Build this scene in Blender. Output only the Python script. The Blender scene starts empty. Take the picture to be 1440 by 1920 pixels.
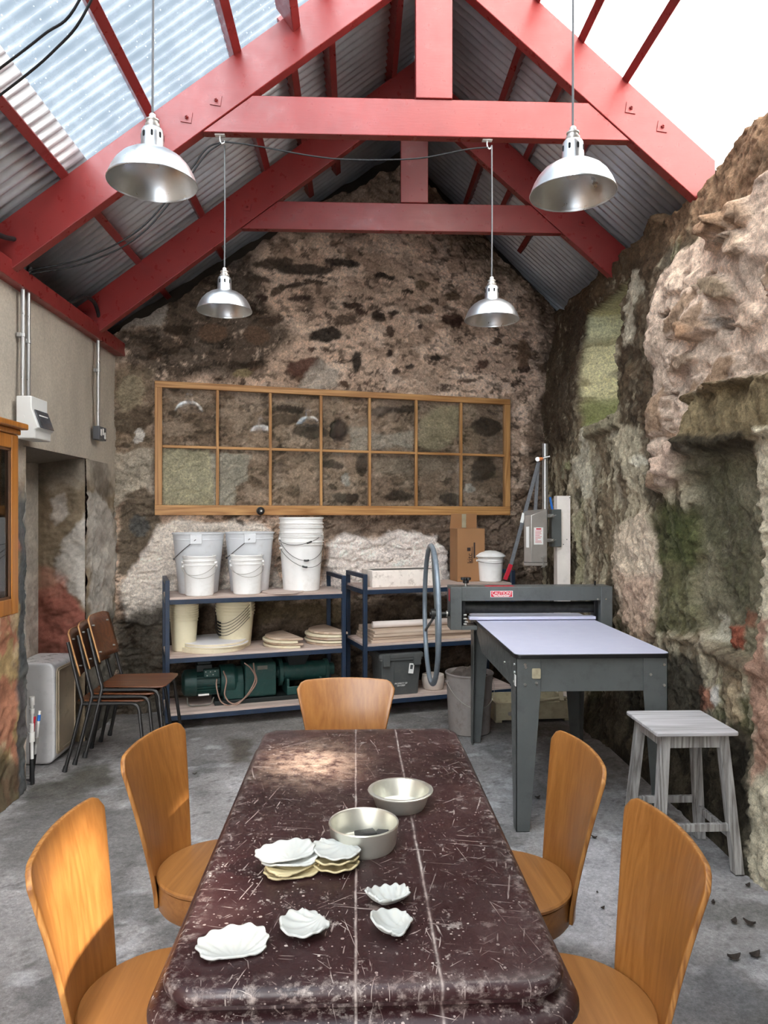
import bpy, bmesh, math, random
import numpy as np
from mathutils import Vector, Matrix
random.seed(7)
PI = math.pi
SC = bpy.context.scene
COL = SC.collection
SUN_HOLES = ((.70, 1.10, 2.12, 2.46), (1.68, 1.92, 1.95, 2.15))  # unseen wall openings added to let sun patches onto chair and table
# ------------------------------------------------------------------ camera model
CF, HY, TH, CH = 1370.0, 966.0, math.radians(2.215), 1.6
CT, ST = math.cos(TH), math.sin(TH)

def at_depth(px, py, Z):
    u, v = (px-720)/CF, (HY-py)/CF
    return Vector((Z*(u*CT+ST), Z*(CT-u*ST), CH+v*Z))

def at_height(px, py, z):
    return at_depth(px, py, (CH-z)*CF/(py-HY))

def at_x(px, py, x):
    u = (px-720)/CF
    return at_depth(px, py, x/(u*CT+ST))

def project(P):
    Z = np.maximum(P[:, 0]*ST+P[:, 1]*CT, .3)
    X = P[:, 0]*CT-P[:, 1]*ST
    return 720+CF*X/Z, HY-CF*(P[:, 2]-CH)/Z, Z

def lin(c):
    c = c/255.0
    return c/12.92 if c <= .04045 else ((c+.055)/1.055)**2.4

def C(r, g, b):
    return (lin(r), lin(g), lin(b), 1.0)

# ------------------------------------------------------------------ mesh collector
class MB:
    def __init__(s):
        s.v, s.f = [], []

    def add(s, vs, fs, M=None):
        o = len(s.v)
        for v in vs:
            v = Vector(v)
            s.v.append(M @ v if M is not None else v)
        for f in fs:
            s.f.append([i+o for i in f])
        return s

    def box(s, x0, x1, y0, y1, z0, z1, M=None):
        vs = [(x, y, z) for z in (z0, z1) for y in (y0, y1) for x in (x0, x1)]
        return s.add(vs, [(0, 2, 3, 1), (4, 5, 7, 6), (0, 1, 5, 4), (2, 6, 7, 3), (0, 4, 6, 2), (1, 3, 7, 5)], M)

    def bar(s, p0, p1, w, h, up=(0, 0, 1), w1=None, h1=None):
        p0, p1 = Vector(p0), Vector(p1)
        d = (p1-p0).normalized()
        a = d.cross(Vector(up))
        if a.length < 1e-5:
            a = d.cross(Vector((1, 0, 0)))
        a.normalize()
        b = a.cross(d).normalized()
        vs = []
        for p, ww, hh in ((p0, w, h), (p1, w1 or w, h1 or h)):
            for i, j in ((-1, -1), (1, -1), (1, 1), (-1, 1)):
                vs.append(p+a*(i*ww/2)+b*(j*hh/2))
        return s.add(vs, [(0, 1, 2, 3), (7, 6, 5, 4), (0, 4, 5, 1), (1, 5, 6, 2), (2, 6, 7, 3), (3, 7, 4, 0)])

    def lathe(s, prof, n=32, M=None, cap0=False, cap1=False):
        vs, fs = [], []
        for r, z in prof:
            for k in range(n):
                a = 2*PI*k/n
                vs.append((r*math.cos(a), r*math.sin(a), z))
        for i in range(len(prof)-1):
            for k in range(n):
                k2 = (k+1) % n
                fs.append((i*n+k, i*n+k2, (i+1)*n+k2, (i+1)*n+k))
        if cap0:
            fs.append(tuple(range(n))[::-1])
        if cap1:
            fs.append(tuple((len(prof)-1)*n+k for k in range(n)))
        return s.add(vs, fs, M)

    def cyl(s, p0, p1, r0, r1=None, n=16, cap=True):
        p0, p1 = Vector(p0), Vector(p1)
        d = p1-p0
        M = Matrix.Translation(p0) @ d.to_track_quat('Z', 'Y').to_matrix().to_4x4()
        return s.lathe([(r0, 0), (r1 if r1 is not None else r0, d.length)], n, M, cap, cap)

    def tube(s, pts, r, n=8, sub=6, closed=False):
        P = [Vector(p) for p in pts]
        if sub > 1:
            Q = []
            m = len(P)
            for i in range(m if closed else m-1):
                p0 = P[(i-1) % m] if (closed or i > 0) else P[0]*2-P[1]
                p1, p2 = P[i], P[(i+1) % m]
                p3 = P[(i+2) % m] if (closed or i < m-2) else P[-1]*2-P[-2]
                for k in range(sub):
                    t = k/sub
                    Q.append(.5*((2*p1)+(p2-p0)*t+(2*p0-5*p1+4*p2-p3)*t*t+(3*p1-p0-3*p2+p3)*t**3))
            if not closed:
                Q.append(P[-1])
            P = Q
        m = len(P)
        vs, fs = [], []
        nrm = None
        for i in range(m):
            if closed:
                d = (P[(i+1) % m]-P[i-1]).normalized()
            else:
                d = (P[min(i+1, m-1)]-P[max(i-1, 0)]).normalized()
            if nrm is None:
                nrm = d.orthogonal().normalized()
            nrm = (nrm-d*nrm.dot(d)).normalized()
            b = d.cross(nrm)
            rr = r[min(i*len(r)//m, len(r)-1)] if isinstance(r, (list, tuple)) else r
            for k in range(n):
                a = 2*PI*k/n
                vs.append(P[i]+nrm*(rr*math.cos(a))+b*(rr*math.sin(a)))
        for i in range(m if closed else m-1):
            j = (i+1) % m
            for k in range(n):
                k2 = (k+1) % n
                fs.append((i*n+k, i*n+k2, j*n+k2, j*n+k))
        if not closed:
            fs.append(tuple(range(n))[::-1])
            fs.append(tuple((m-1)*n+k for k in range(n)))
        return s.add(vs, fs)

    def prism(s, poly, z0, z1, M=None):
        n = len(poly)
        vs = [(x, y, z0) for x, y in poly]+[(x, y, z1) for x, y in poly]
        fs = [tuple(range(n))[::-1], tuple(range(n, 2*n))]
        for k in range(n):
            fs.append((k, (k+1) % n, n+(k+1) % n, n+k))
        return s.add(vs, fs, M)

    def loft(s, loops, cap0=True, cap1=True, M=None):
        n = len(loops[0])
        vs = [p for l in loops for p in l]
        fs = []
        for i in range(len(loops)-1):
            for k in range(n):
                k2 = (k+1) % n
                fs.append((i*n+k, i*n+k2, (i+1)*n+k2, (i+1)*n+k))
        if cap0:
            fs.append(tuple(range(n))[::-1])
        if cap1:
            fs.append(tuple((len(loops)-1)*n+k for k in range(n)))
        return s.add(vs, fs, M)

    def ball(s, c, rx, ry=None, rz=None, n=14, m=8, M=None):
        ry, rz = ry or rx, rz or rx
        prof = [(max(1e-4, math.sin(PI*i/m)), -math.cos(PI*i/m)) for i in range(m+1)]
        MM = Matrix.Translation(c) @ Matrix.Diagonal((rx, ry, rz, 1))
        return s.lathe(prof, n, M @ MM if M is not None else MM)

    def build(s, name, mat, parent=None, bevel=0.0, seg=2, smooth=35, solid=0.0, subd=0, off=0.0):
        me = bpy.data.meshes.new(name)
        me.from_pydata([tuple(v) for v in s.v], [], s.f)
        bm = bmesh.new()
        bm.from_mesh(me)
        bmesh.ops.recalc_face_normals(bm, faces=bm.faces)
        bm.to_mesh(me)
        bm.free()
        o = bpy.data.objects.new(name, me)
        COL.objects.link(o)
        me.materials.append(mat)
        if smooth:
            me.polygons.foreach_set('use_smooth', [True]*len(me.polygons))
            me.set_sharp_from_angle(angle=math.radians(smooth))
        if solid:
            m = o.modifiers.new('thickness', 'SOLIDIFY')
            m.thickness = solid
            m.offset = off
        if bevel:
            m = o.modifiers.new('edge', 'BEVEL')
            m.width = bevel
            m.segments = seg
            m.limit_method = 'ANGLE'
            m.angle_limit = math.radians(40)
        if subd:
            m = o.modifiers.new('sub', 'SUBSURF')
            m.levels = m.render_levels = subd
        if parent is not None:
            o.parent = parent
        return o

def tag(o, label=None, cat=None, group=None, kind=None):
    if label: o['label'] = label
    if cat: o['category'] = cat
    if group: o['group'] = group
    if kind: o['kind'] = kind
    return o

def thing(name, label, cat, loc=(0, 0, 0), rz=0.0, group=None):
    o = bpy.data.objects.new(name, None)
    o.empty_display_size = .1
    COL.objects.link(o)
    o.location = loc
    o.rotation_euler = (0, 0, rz)
    return tag(o, label, cat, group)

def dup(root, loc, rz, label, group=None):
    r = root.copy()
    COL.objects.link(r)
    r.location = loc
    r.rotation_euler = (0, 0, rz)
    r['label'] = label
    if group: r['group'] = group
    for ch in list(root.children):
        c = ch.copy()
        COL.objects.link(c)
        c.parent = r
        for g in list(ch.children):
            d = g.copy()
            COL.objects.link(d)
            d.parent = c
    return r

def rrect(hx, hy, r, n=6, cx=0, cy=0):
    pts = []
    for qx, qy, a0 in ((1, 1, 0), (-1, 1, 90), (-1, -1, 180), (1, -1, 270)):
        for k in range(n+1):
            a = math.radians(a0+90*k/n)
            pts.append((cx+qx*(hx-r)+r*math.cos(a), cy+qy*(hy-r)+r*math.sin(a)))
    return pts

# ------------------------------------------------------------------ node helpers
def nd(nt, typ, ins=None, **pr):
    n = nt.nodes.new(typ)
    for k, v in pr.items():
        setattr(n, k, v)
    for k, v in (ins or {}).items():
        if isinstance(v, bpy.types.NodeSocket):
            nt.links.new(v, n.inputs[k])
        else:
            n.inputs[k].default_value = v
    return n

def newmat(name, base=(.5, .5, .5, 1), rough=.5, metal=0.0, spec=.5):
    m = bpy.data.materials.new(name)
    m.use_nodes = True
    nt = m.node_tree
    b = nt.nodes['Principled BSDF']
    b.inputs['Base Color'].default_value = base
    b.inputs['Roughness'].default_value = rough
    b.inputs['Metallic'].default_value = metal
    b.inputs['Specular IOR Level'].default_value = spec
    return m, nt, b

def coord(nt, scale=(1, 1, 1), rot=(0, 0, 0), loc=(0, 0, 0), kind='Object'):
    tc = nd(nt, 'ShaderNodeTexCoord')
    return nd(nt, 'ShaderNodeMapping', {'Vector': tc.outputs[kind], 'Scale': scale, 'Rotation': rot, 'Location': loc}).outputs[0]

def noise(nt, vec, scale, detail=5, rough=.6, dist=0.0):
    return nd(nt, 'ShaderNodeTexNoise', {'Vector': vec, 'Scale': scale, 'Detail': detail, 'Roughness': rough, 'Distortion': dist}).outputs[0]

def ramp(nt, fac, stops, interp='LINEAR'):
    r = nd(nt, 'ShaderNodeValToRGB', {0: fac})
    r.color_ramp.interpolation = interp
    e = r.color_ramp.elements
    while len(e) < len(stops):
        e.new(.5)
    for el, (p, c) in zip(e, stops):
        el.position = p
        el.color = c if hasattr(c, '__len__') else (c, c, c, 1)
    return r.outputs[0]

def mix(nt, fac, a, b, blend='MIX'):
    n = nd(nt, 'ShaderNodeMix', data_type='RGBA', blend_type=blend)
    for i, v in ((0, fac), (6, a), (7, b)):
        if isinstance(v, bpy.types.NodeSocket):
            nt.links.new(v, n.inputs[i])
        else:
            n.inputs[i].default_value = v
    return n.outputs[2]

def mth(nt, op, a, b=0.0, c=0.0):
    n = nd(nt, 'ShaderNodeMath', operation=op)
    for i, v in enumerate((a, b, c)):
        if isinstance(v, bpy.types.NodeSocket):
            nt.links.new(v, n.inputs[i])
        else:
            n.inputs[i].default_value = v
    return n.outputs[0]

def bump(nt, b, h, strength=.3, dist=.005):
    n = nd(nt, 'ShaderNodeBump', {'Height': h, 'Strength': strength, 'Distance': dist})
    nt.links.new(n.outputs[0], b.inputs['Normal'])

def simple(name, rgb, rough=.5, metal=0.0, var=.12, scale=9.0, bs=.0, spec=.5, dirt=None, dirt_amt=.5):
    """painted / moulded surface with slight mottling and optional grime"""
    c = C(*rgb)
    m, nt, b = newmat(name, c, rough, metal, spec)
    v = coord(nt)
    n1 = noise(nt, v, scale, 6, .65)
    lo = tuple(x*(1-var) for x in c[:3])+(1,)
    hi = tuple(min(1, x*(1+var)) for x in c[:3])+(1,)
    col = ramp(nt, n1, [(.3, lo), (.7, hi)])
    if dirt:
        d = ramp(nt, noise(nt, v, scale*2.3, 8, .7), [(.52, 0.0), (.72, dirt_amt)])
        col = mix(nt, d, col, C(*dirt))
    nt.links.new(col, b.inputs['Base Color'])
    r = ramp(nt, noise(nt, v, scale*4, 4), [(.3, max(0, rough-.08)), (.7, min(1, rough+.1))])
    nt.links.new(r, b.inputs['Roughness'])
    if bs:
        bump(nt, b, noise(nt, v, scale*8, 5, .7), bs, .003)
    return m

def wood(name, dark, light, rough=.4, scale=1.0, axis='Z', ring=26.0, bs=.08, coat=0.0, contrast=1.0):
    m, nt, b = newmat(name, C(*light), rough)
    lo, hi = .35, 7.0
    s = {'X': (lo, hi, hi), 'Y': (hi, lo, hi), 'Z': (hi, hi, lo)}[axis]
    v = coord(nt, tuple(k*scale for k in s))
    tc = nd(nt, 'ShaderNodeObjectInfo').outputs['Random']
    vv = nd(nt, 'ShaderNodeVectorMath', {0: v, 1: nd(nt, 'ShaderNodeCombineXYZ', {0: mth(nt, 'MULTIPLY', tc, 11), 1: mth(nt, 'MULTIPLY', tc, 7), 2: mth(nt, 'MULTIPLY', tc, 3)}).outputs[0]}, operation='ADD').outputs[0]
    n1 = noise(nt, vv, 1.1, 3, .5, .6)
    rings = mth(nt, 'FRACT', mth(nt, 'MULTIPLY', n1, ring*.5))
    rg = mth(nt, 'ABSOLUTE', mth(nt, 'SUBTRACT', rings, .5))
    fine = noise(nt, vv, 14, 6, .7)
    fac = mth(nt, 'ADD', mth(nt, 'MULTIPLY', rg, .7*contrast), mth(nt, 'MULTIPLY', fine, .65))
    col = ramp(nt, fac, [(.25, C(*dark)), (.8, C(*light))])
    big = noise(nt, vv, .5, 3)
    col = mix(nt, mth(nt, 'MULTIPLY', big, .35), col, C(*dark), 'MIX')
    nt.links.new(col, b.inputs['Base Color'])
    if coat:
        b.inputs['Coat Weight'].default_value = coat
        b.inputs['Coat Roughness'].default_value = .22
    bump(nt, b, fine, bs, .002)
    return m
# ------------------------------------------------------------------ numpy noise for the rubble walls
def _h(ix, iy, seed):
    with np.errstate(over='ignore'):
        a = (ix.astype(np.int64)*374761393+iy.astype(np.int64)*668265263+seed*1442695041) & 0xffffffff
        a = ((a ^ (a >> 13))*1274126177) & 0xffffffff
        a = (a ^ (a >> 16))
        a = (a*2246822519) & 0xffffffff
        a = a ^ (a >> 15)
    return (a & 0xffffff)/float(0xffffff)

def vnoise(x, y, seed):
    xi, yi = np.floor(x), np.floor(y)
    fx, fy = x-xi, y-yi
    fx, fy = fx*fx*(3-2*fx), fy*fy*(3-2*fy)
    a, b = _h(xi, yi, seed), _h(xi+1, yi, seed)
    c, d = _h(xi, yi+1, seed), _h(xi+1, yi+1, seed)
    return (a*(1-fx)+b*fx)*(1-fy)+(c*(1-fx)+d*fx)*fy

def fbm(x, y, seed, octv=5, gain=.55):
    t, amp, tot = 0, 1, 0
    for o in range(octv):
        t = t+amp*vnoise(x*2**o+17.3*o, y*2**o-9.1*o, seed+o)
        tot += amp
        amp *= gain
    return t/tot

def worley(x, y, seed):
    xi, yi = np.floor(x), np.floor(y)
    f1 = np.full(x.shape, 9.0); f2 = np.full(x.shape, 9.0); cid = np.zeros(x.shape)
    for dx in (-1, 0, 1):
        for dy in (-1, 0, 1):
            cx, cy = xi+dx, yi+dy
            px = cx+.1+.8*_h(cx, cy, seed); py = cy+.1+.8*_h(cx, cy, seed+5)
            d = np.hypot(px-x, py-y)
            r = _h(cx, cy, seed+9)
            nf1 = d < f1
            f2 = np.where(nf1, f1, np.minimum(f2, d))
            cid = np.where(nf1, r, cid)
            f1 = np.where(nf1, d, f1)
    return f1, f2, cid

def sstep(a, b, x):
    t = np.clip((x-a)/(b-a), 0, 1)
    return t*t*(3-2*t)

def L3(c):
    return np.array([lin(c[0]), lin(c[1]), lin(c[2])])

class Painter:
    """colours and relief of an old masonry face, vertex by vertex"""
    def __init__(s, P, a, b, seed):
        s.P, s.a, s.b, s.seed = P, a, b, seed
        s.px, s.py, s.Z = project(P)
        n = len(P)
        s.col = np.zeros((n, 3)); s.d = np.zeros(n)
        k = 3.2
        w1 = fbm(a*k, b*k, seed+50, 5)-.5; w2 = fbm(a*k, b*k, seed+70, 5)-.5
        w3 = fbm(a*14, b*14, seed+90, 4)-.5; w4 = fbm(a*14, b*14, seed+95, 4)-.5
        s.wx, s.wy = w1*1.3+w3*.7, w2*1.3+w4*.7
        s.w5 = fbm(a*48, b*48, seed+97, 3)-.5; s.w6 = fbm(a*48, b*48, seed+99, 3)-.5
        s.v1 = fbm(a*9, b*12, seed+110, 5); s.v2 = fbm(a*45, b*45, seed+120, 3)

    def mask_poly(s, pts, soft, warp):
        x, y = s.px+s.wx*warp*2+s.w5*6, s.py+s.wy*warp*2+s.w6*6
        inside = np.zeros(len(x), bool); dist = np.full(len(x), 1e9)
        m = len(pts)
        for i in range(m):
            x0, y0 = pts[i]; x1, y1 = pts[(i+1) % m]
            c = ((y0 > y) != (y1 > y))
            with np.errstate(divide='ignore', invalid='ignore'):
                xin = (x1-x0)*(y-y0)/((y1-y0) if y1 != y0 else 1e-9)+x0
            inside ^= c & (x < xin)
            ex, ey = x1-x0, y1-y0
            t = np.clip(((x-x0)*ex+(y-y0)*ey)/(ex*ex+ey*ey+1e-9), 0, 1)
            dist = np.minimum(dist, np.hypot(x-x0-t*ex, y-y0-t*ey))
        return sstep(-soft, soft, np.where(inside, dist, -dist))

    def mask_blob(s, cx, cy, rx, ry, rot=0, warp=5):
        x, y = s.px+s.wx*warp*2+s.w5*7-cx, s.py+s.wy*warp*2+s.w6*6-cy
        c, n = math.cos(math.radians(rot)), math.sin(math.radians(rot))
        q = np.hypot((x*c+y*n)/rx, (-x*n+y*c)/ry)
        return 1-sstep(.82, 1.08, q)

    def put(s, m, color, disp=0.0, var=.35):
        c = L3(color)[None, :]*(1+var*2*((s.v1-.5)*1.2+(s.v2-.5)*.8))[:, None]
        s.col = s.col*(1-m[:, None])+np.clip(c, 0, 1)*m[:, None]
        s.d = s.d+disp*m

    def poly(s, pts, color, a=1.0, soft=4, warp=9, disp=0.0, var=.35, speck=None):
        m = s.mask_poly(pts, soft, warp)*a
        if speck is not None:
            m = m*sstep(speck-.1, speck+.1, s.v2*.5+s.v1*.5)
        s.put(m, color, disp, var)

    def blob(s, cx, cy, rx, ry, rot, color, a=1.0, warp=5, disp=0.0, var=.35):
        s.put(s.mask_blob(cx, cy, rx, ry, rot, warp)*a, color, disp, var)

def np_mesh(name, P, faces, mat, col=None, parent=None):
    me = bpy.data.meshes.new(name)
    n, f = len(P), len(faces)
    me.vertices.add(n)
    me.vertices.foreach_set('co', np.asarray(P, np.float32).ravel())
    me.loops.add(f*4)
    me.polygons.add(f)
    me.loops.foreach_set('vertex_index', np.asarray(faces, np.int32).ravel())
    me.polygons.foreach_set('loop_start', np.arange(0, f*4, 4, dtype=np.int32))
    me.polygons.foreach_set('loop_total', np.full(f, 4, np.int32))
    me.polygons.foreach_set('use_smooth', np.ones(f, bool))
    me.update(calc_edges=True)
    if col is not None:
        ca = me.color_attributes.new('Col', 'FLOAT_COLOR', 'POINT')
        ca.data.foreach_set('color', np.hstack([col, np.ones((n, 1))]).astype(np.float32).ravel())
    o = bpy.data.objects.new(name, me)
    COL.objects.link(o)
    me.materials.append(mat)
    if parent: o.parent = parent
    return o

def gridfaces(nr, nc, off=0, flip=False):
    i = np.arange(nr-1)[:, None]*nc+np.arange(nc-1)[None, :]
    q = np.stack([i, i+1, i+nc+1, i+nc], -1).reshape(-1, 4)
    if flip: q = q[:, ::-1]
    return q+off

# ------------------------------------------------------------------ materials
def mat_masonry(name, fine=1.0, rough=.95):
    m, nt, b = newmat(name, rough=rough, spec=.2)
    at = nd(nt, 'ShaderNodeAttribute', attribute_name='Col').outputs['Color']
    v = coord(nt)
    f = noise(nt, v, 55, 8, .75)
    f2 = noise(nt, v, 180, 4, .7)
    t = mth(nt, 'ADD', mth(nt, 'MULTIPLY', f, .65), mth(nt, 'MULTIPLY', f2, .35))
    g = ramp(nt, t, [(.31, .36), (.5, 1.0), (.68, 1.8)])
    col = mix(nt, min(1.0, fine*1.0+.0), at, mix(nt, 1.0, at, g, 'MULTIPLY'))
    vo = nd(nt, 'ShaderNodeTexVoronoi', {'Vector': v, 'Scale': 34.0}).outputs['Distance']
    pit = ramp(nt, mth(nt, 'ADD', vo, mth(nt, 'MULTIPLY', f, .6)), [(.30, .45), (.48, 1.0)])
    col = mix(nt, .75*fine, col, mix(nt, 1.0, col, pit, 'MULTIPLY'))
    nt.links.new(col, b.inputs['Base Color'])
    bump(nt, b, mth(nt, 'ADD', t, mth(nt, 'MULTIPLY', vo, .4)), .9*fine, .012)
    return m

M = {}
M['masonry'] = mat_masonry('rubble masonry')
M['plaster'] = mat_masonry('rendered plaster', .35, .9)
M['concrete'] = mat_masonry('worn concrete', .7, .8)

def mat_redpaint():
    m, nt, b = newmat('red gloss paint', C(142, 50, 49), .33)
    v = coord(nt, (1, 1, 1))
    n1 = noise(nt, v, 3, 5, .6)
    col = ramp(nt, n1, [(.3, C(124, 40, 39)), (.7, C(141, 49, 47))])
    kn = ramp(nt, noise(nt, v, 9, 3, .5, 2.5), [(.70, 0.0), (.78, .5)])
    col = mix(nt, kn, col, C(110, 30, 28))
    nt.links.new(col, b.inputs['Base Color'])
    nt.links.new(ramp(nt, noise(nt, v, 14, 5), [(.3, .24), (.7, .42)]), b.inputs['Roughness'])
    g = noise(nt, coord(nt, (2, 20, 20)), 6, 6, .7)
    bump(nt, b, g, .12, .004)
    return m
M['red'] = mat_redpaint()

def mat_steel_sheet():
    m, nt, b = newmat('galvanised sheet', C(150, 152, 155), .34, .5)
    v = coord(nt)
    n1 = noise(nt, v, 2.5, 6, .65)
    nt.links.new(ramp(nt, n1, [(.3, C(184, 184, 188)), (.7, C(222, 224, 228))]), b.inputs['Base Color'])
    nt.links.new(ramp(nt, noise(nt, v, 12, 5), [(.3, .30), (.7, .45)]), b.inputs['Roughness'])
    return m
M['sheet'] = mat_steel_sheet()

def mat_clear():
    m, nt, b = newmat('clear corrugated plastic')
    v = coord(nt)
    out = nt.nodes['Material Output']
    tr = nd(nt, 'ShaderNodeBsdfTransparent', {'Color': (.72, .80, .86, 1)}).outputs[0]
    tl = nd(nt, 'ShaderNodeBsdfTranslucent', {'Color': (.85, .9, .95, 1)}).outputs[0]
    gl = nd(nt, 'ShaderNodeBsdfGlossy', {'Color': (1, 1, 1, 1), 'Roughness': .12}).outputs[0]
    drops = ramp(nt, nd(nt, 'ShaderNodeTexVoronoi', {'Vector': v, 'Scale': 28.0, 'Randomness': 1.0}).outputs['Distance'], [(.10, .9), (.16, 0.0)])
    grime = ramp(nt, noise(nt, v, 3.5, 6, .65), [(.35, .12), (.7, .42)])
    f = mth(nt, 'MAXIMUM', mth(nt, 'MULTIPLY', drops, .8), grime)
    s1 = nd(nt, 'ShaderNodeMixShader', {0: f, 1: tr, 2: tl}).outputs[0]
    fr = nd(nt, 'ShaderNodeFresnel', {'IOR': 1.35}).outputs[0]
    s2 = nd(nt, 'ShaderNodeMixShader', {0: fr, 1: s1, 2: gl}).outputs[0]
    nt.links.new(s2, out.inputs['Surface'])
    return m
M['clear'] = mat_clear()

def mat_milky():
    m, nt, b = newmat('milky corrugated plastic')
    out = nt.nodes['Material Output']
    tl = nd(nt, 'ShaderNodeBsdfTranslucent', {'Color': (.95, .95, .93, 1)}).outputs[0]
    df = nd(nt, 'ShaderNodeBsdfDiffuse', {'Color': (.9, .9, .9, 1)}).outputs[0]
    tr = nd(nt, 'ShaderNodeBsdfTransparent', {'Color': (1, 1, 1, 1)}).outputs[0]
    s0 = nd(nt, 'ShaderNodeMixShader', {0: .12, 1: tl, 2: df}).outputs[0]
    nt.links.new(s0, out.inputs['Surface'])
    return m
M['milky'] = mat_milky()

def mat_glass(name, tint=(1, 1, 1, 1), rough=.02):
    m, nt, b = newmat(name)
    out = nt.nodes['Material Output']
    tr = nd(nt, 'ShaderNodeBsdfTransparent', {'Color': tint}).outputs[0]
    gl = nd(nt, 'ShaderNodeBsdfGlossy', {'Color': (1, 1, 1, 1), 'Roughness': rough}).outputs[0]
    fr = nd(nt, 'ShaderNodeFresnel', {'IOR': 1.52}).outputs[0]
    s2 = nd(nt, 'ShaderNodeMixShader', {0: mth(nt, 'MULTIPLY', fr, 1.15), 1: tr, 2: gl}).outputs[0]
    nt.links.new(s2, out.inputs['Surface'])
    return m
M['glass'] = mat_glass('window glass', (.985, .985, .975, 1))

def mat_alu(name, rgb=(205, 205, 203), rough=.26, metal=.95, dents=.25):
    m, nt, b = newmat(name, C(*rgb), rough, metal)
    v = coord(nt)
    n1 = noise(nt, v, 18, 6, .65)
    c = C(*rgb)
    nt.links.new(ramp(nt, n1, [(.3, tuple(x*.90 for x in c[:3])+(1,)), (.65, c)]), b.inputs['Base Color'])
    nt.links.new(ramp(nt, noise(nt, v, 14, 5), [(.3, rough-.05), (.7, rough+.08)]), b.inputs['Roughness'])
    bump(nt, b, noise(nt, v, 22, 3), dents, .004)
    return m
M['alu'] = mat_alu('spun aluminium', (214, 216, 218), .30, .95, .03)
M['tin'] = mat_alu('dull tin', (224, 222, 210), .36, .8, .05)
M['conduit'] = mat_alu('galvanised conduit', (190, 190, 190), .3, .85, .1)
M['stainless'] = mat_alu('brushed steel', (200, 194, 188), .38, .7, .1)
M['bolt'] = mat_alu('zinc bolt', (190, 188, 182), .35, .9, .1)
M['rubber'] = simple('black rubber', (22, 22, 24), .55)
M['cord'] = simple('grey flex', (92, 92, 94), .5)
M['slot'] = simple('dark opening', (14, 14, 15), .9)
M['chairwood'] = wood('orange oak veneer', (140, 88, 40), (184, 126, 66), .36, 1.0, 'Z', 16, .05, .2, .6)
M['seatwood'] = wood('oak seat veneer', (138, 90, 46), (178, 124, 68), .38, 1.0, 'Y', 16, .05, .2, .6)
M['plyedge'] = wood('plywood edge', (120, 72, 30), (196, 140, 76), .5, 1.0, 'Z', 30)
M['schoolwood'] = wood('brown ply', (78, 42, 24), (128, 76, 44), .35, 1.0, 'X', 14, .05, .2)
M['plypale'] = simple('pale ply edge', (196, 146, 96), .5)
M['pine'] = wood('stripped pine', (150, 98, 50), (222, 172, 112), .5, .8, 'X', 18, .15)
M['pinev'] = wood('stripped pine upright', (146, 96, 50), (220, 170, 110), .5, .8, 'Z', 18, .15)
M['cabwood'] = wood('varnished cabinet pine', (150, 90, 32), (198, 130, 56), .4, .8, 'Z', 14, .08, .15)
M['cabdark'] = wood('cabinet back boards', (70, 42, 22), (112, 72, 40), .5, 1.2, 'Z', 16)
M['greypaint'] = simple('grey hammer paint', (90, 93, 92), .38, .0, .1, 6, .05, .5, (60, 62, 62), .5)
M['wheel'] = simple('worn wheel paint', (120, 130, 140), .35, .2, .12, 20, .05, .5, (150, 156, 160), .4)
M['black'] = simple('black plastic', (20, 20, 22), .35)
M['blackpaint'] = simple('black stove enamel', (24, 22, 22), .4, 0, .2, 12)
M['bedwhite'] = simple('white laminate', (198, 198, 218), .45, 0, .01, 3, 0, .5)
M['roller'] = simple('steel roller', (58, 58, 56), .4, .7, .4, 30, .1)
M['navy'] = simple('navy shelf paint', (30, 46, 68), .42, 0, .2, 14, .05, .5, (70, 66, 62), .5)
M['shelfboard'] = wood('dusty shelf board', (176, 154, 144), (220, 202, 192), .8, .7, 'X', 12, .1)
M['boardedge'] = wood('ply board stack', (176, 150, 128), (218, 198, 180), .75, .7, 'X', 14, .1)
M['buckw'] = simple('white plastic', (246, 244, 242), .36, 0, .03, 4, 0, .5, (205, 198, 190), .4)
M['buckg'] = simple('grey white plastic', (220, 222, 226), .4, 0, .04, 4, 0, .5, (180, 178, 176), .4)
M['buckc'] = simple('cream plastic', (222, 212, 182), .4, 0, .04, 4, 0, .5, (196, 184, 150), .4)
M['wire'] = simple('wire handle', (96, 92, 90), .4, .6)
M['wirel'] = simple('pale wire handle', (190, 184, 178), .4, .3)
M['batt'] = simple('pale round ply', (226, 214, 186), .6, 0, .06, 8, 0, .4, (198, 176, 130), .5)
M['battw'] = simple('white faced board', (232, 230, 234), .5, 0, .03, 6)
M['green'] = simple('machine green paint', (26, 62, 58), .42, .1, .25, 12, .1, .5, (84, 84, 76), .45)
M['greend'] = simple('dark machine iron', (24, 30, 30), .5, .2, .3, 14)
M['dust'] = simple('dusty iron', (104, 100, 92), .7, 0, .2, 14)
M['plasterslab'] = simple('plaster slab', (242, 230, 220), .85, 0, .08, 8, .3, .3, (150, 126, 108), .7)
M['card'] = simple('cardboard', (160, 116, 78), .8, 0, .07, 6, .1)
M['cardink'] = simple('carton print', (50, 36, 34), .7)
M['crate'] = simple('grey storage plastic', (78, 80, 80), .5, 0, .1, 9, .05, .5, (110, 106, 100), .35)
M['white'] = simple('white print', (238, 236, 232), .5, 0, .02)
M['redsign'] = simple('red sticker', (206, 34, 56), .4, 0, .05)
M['redgrip'] = simple('red vinyl grip', (184, 28, 50), .4, 0, .08)
M['claybucket'] = simple('clay smeared bucket', (152, 144, 140), .6, 0, .14, 7, .15, .4, (104, 88, 82), .6)
M['clay'] = simple('wet clay', (96, 86, 80), .7, 0, .3, 16, .8, .4, (84, 72, 64), .7)
M['offwhite'] = simple('primed post', (250, 240, 232), .6, 0, .05, 5, 0, .4, (200, 190, 182), .4)
M['orange'] = simple('orange nut', (212, 130, 80), .45)
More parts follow.
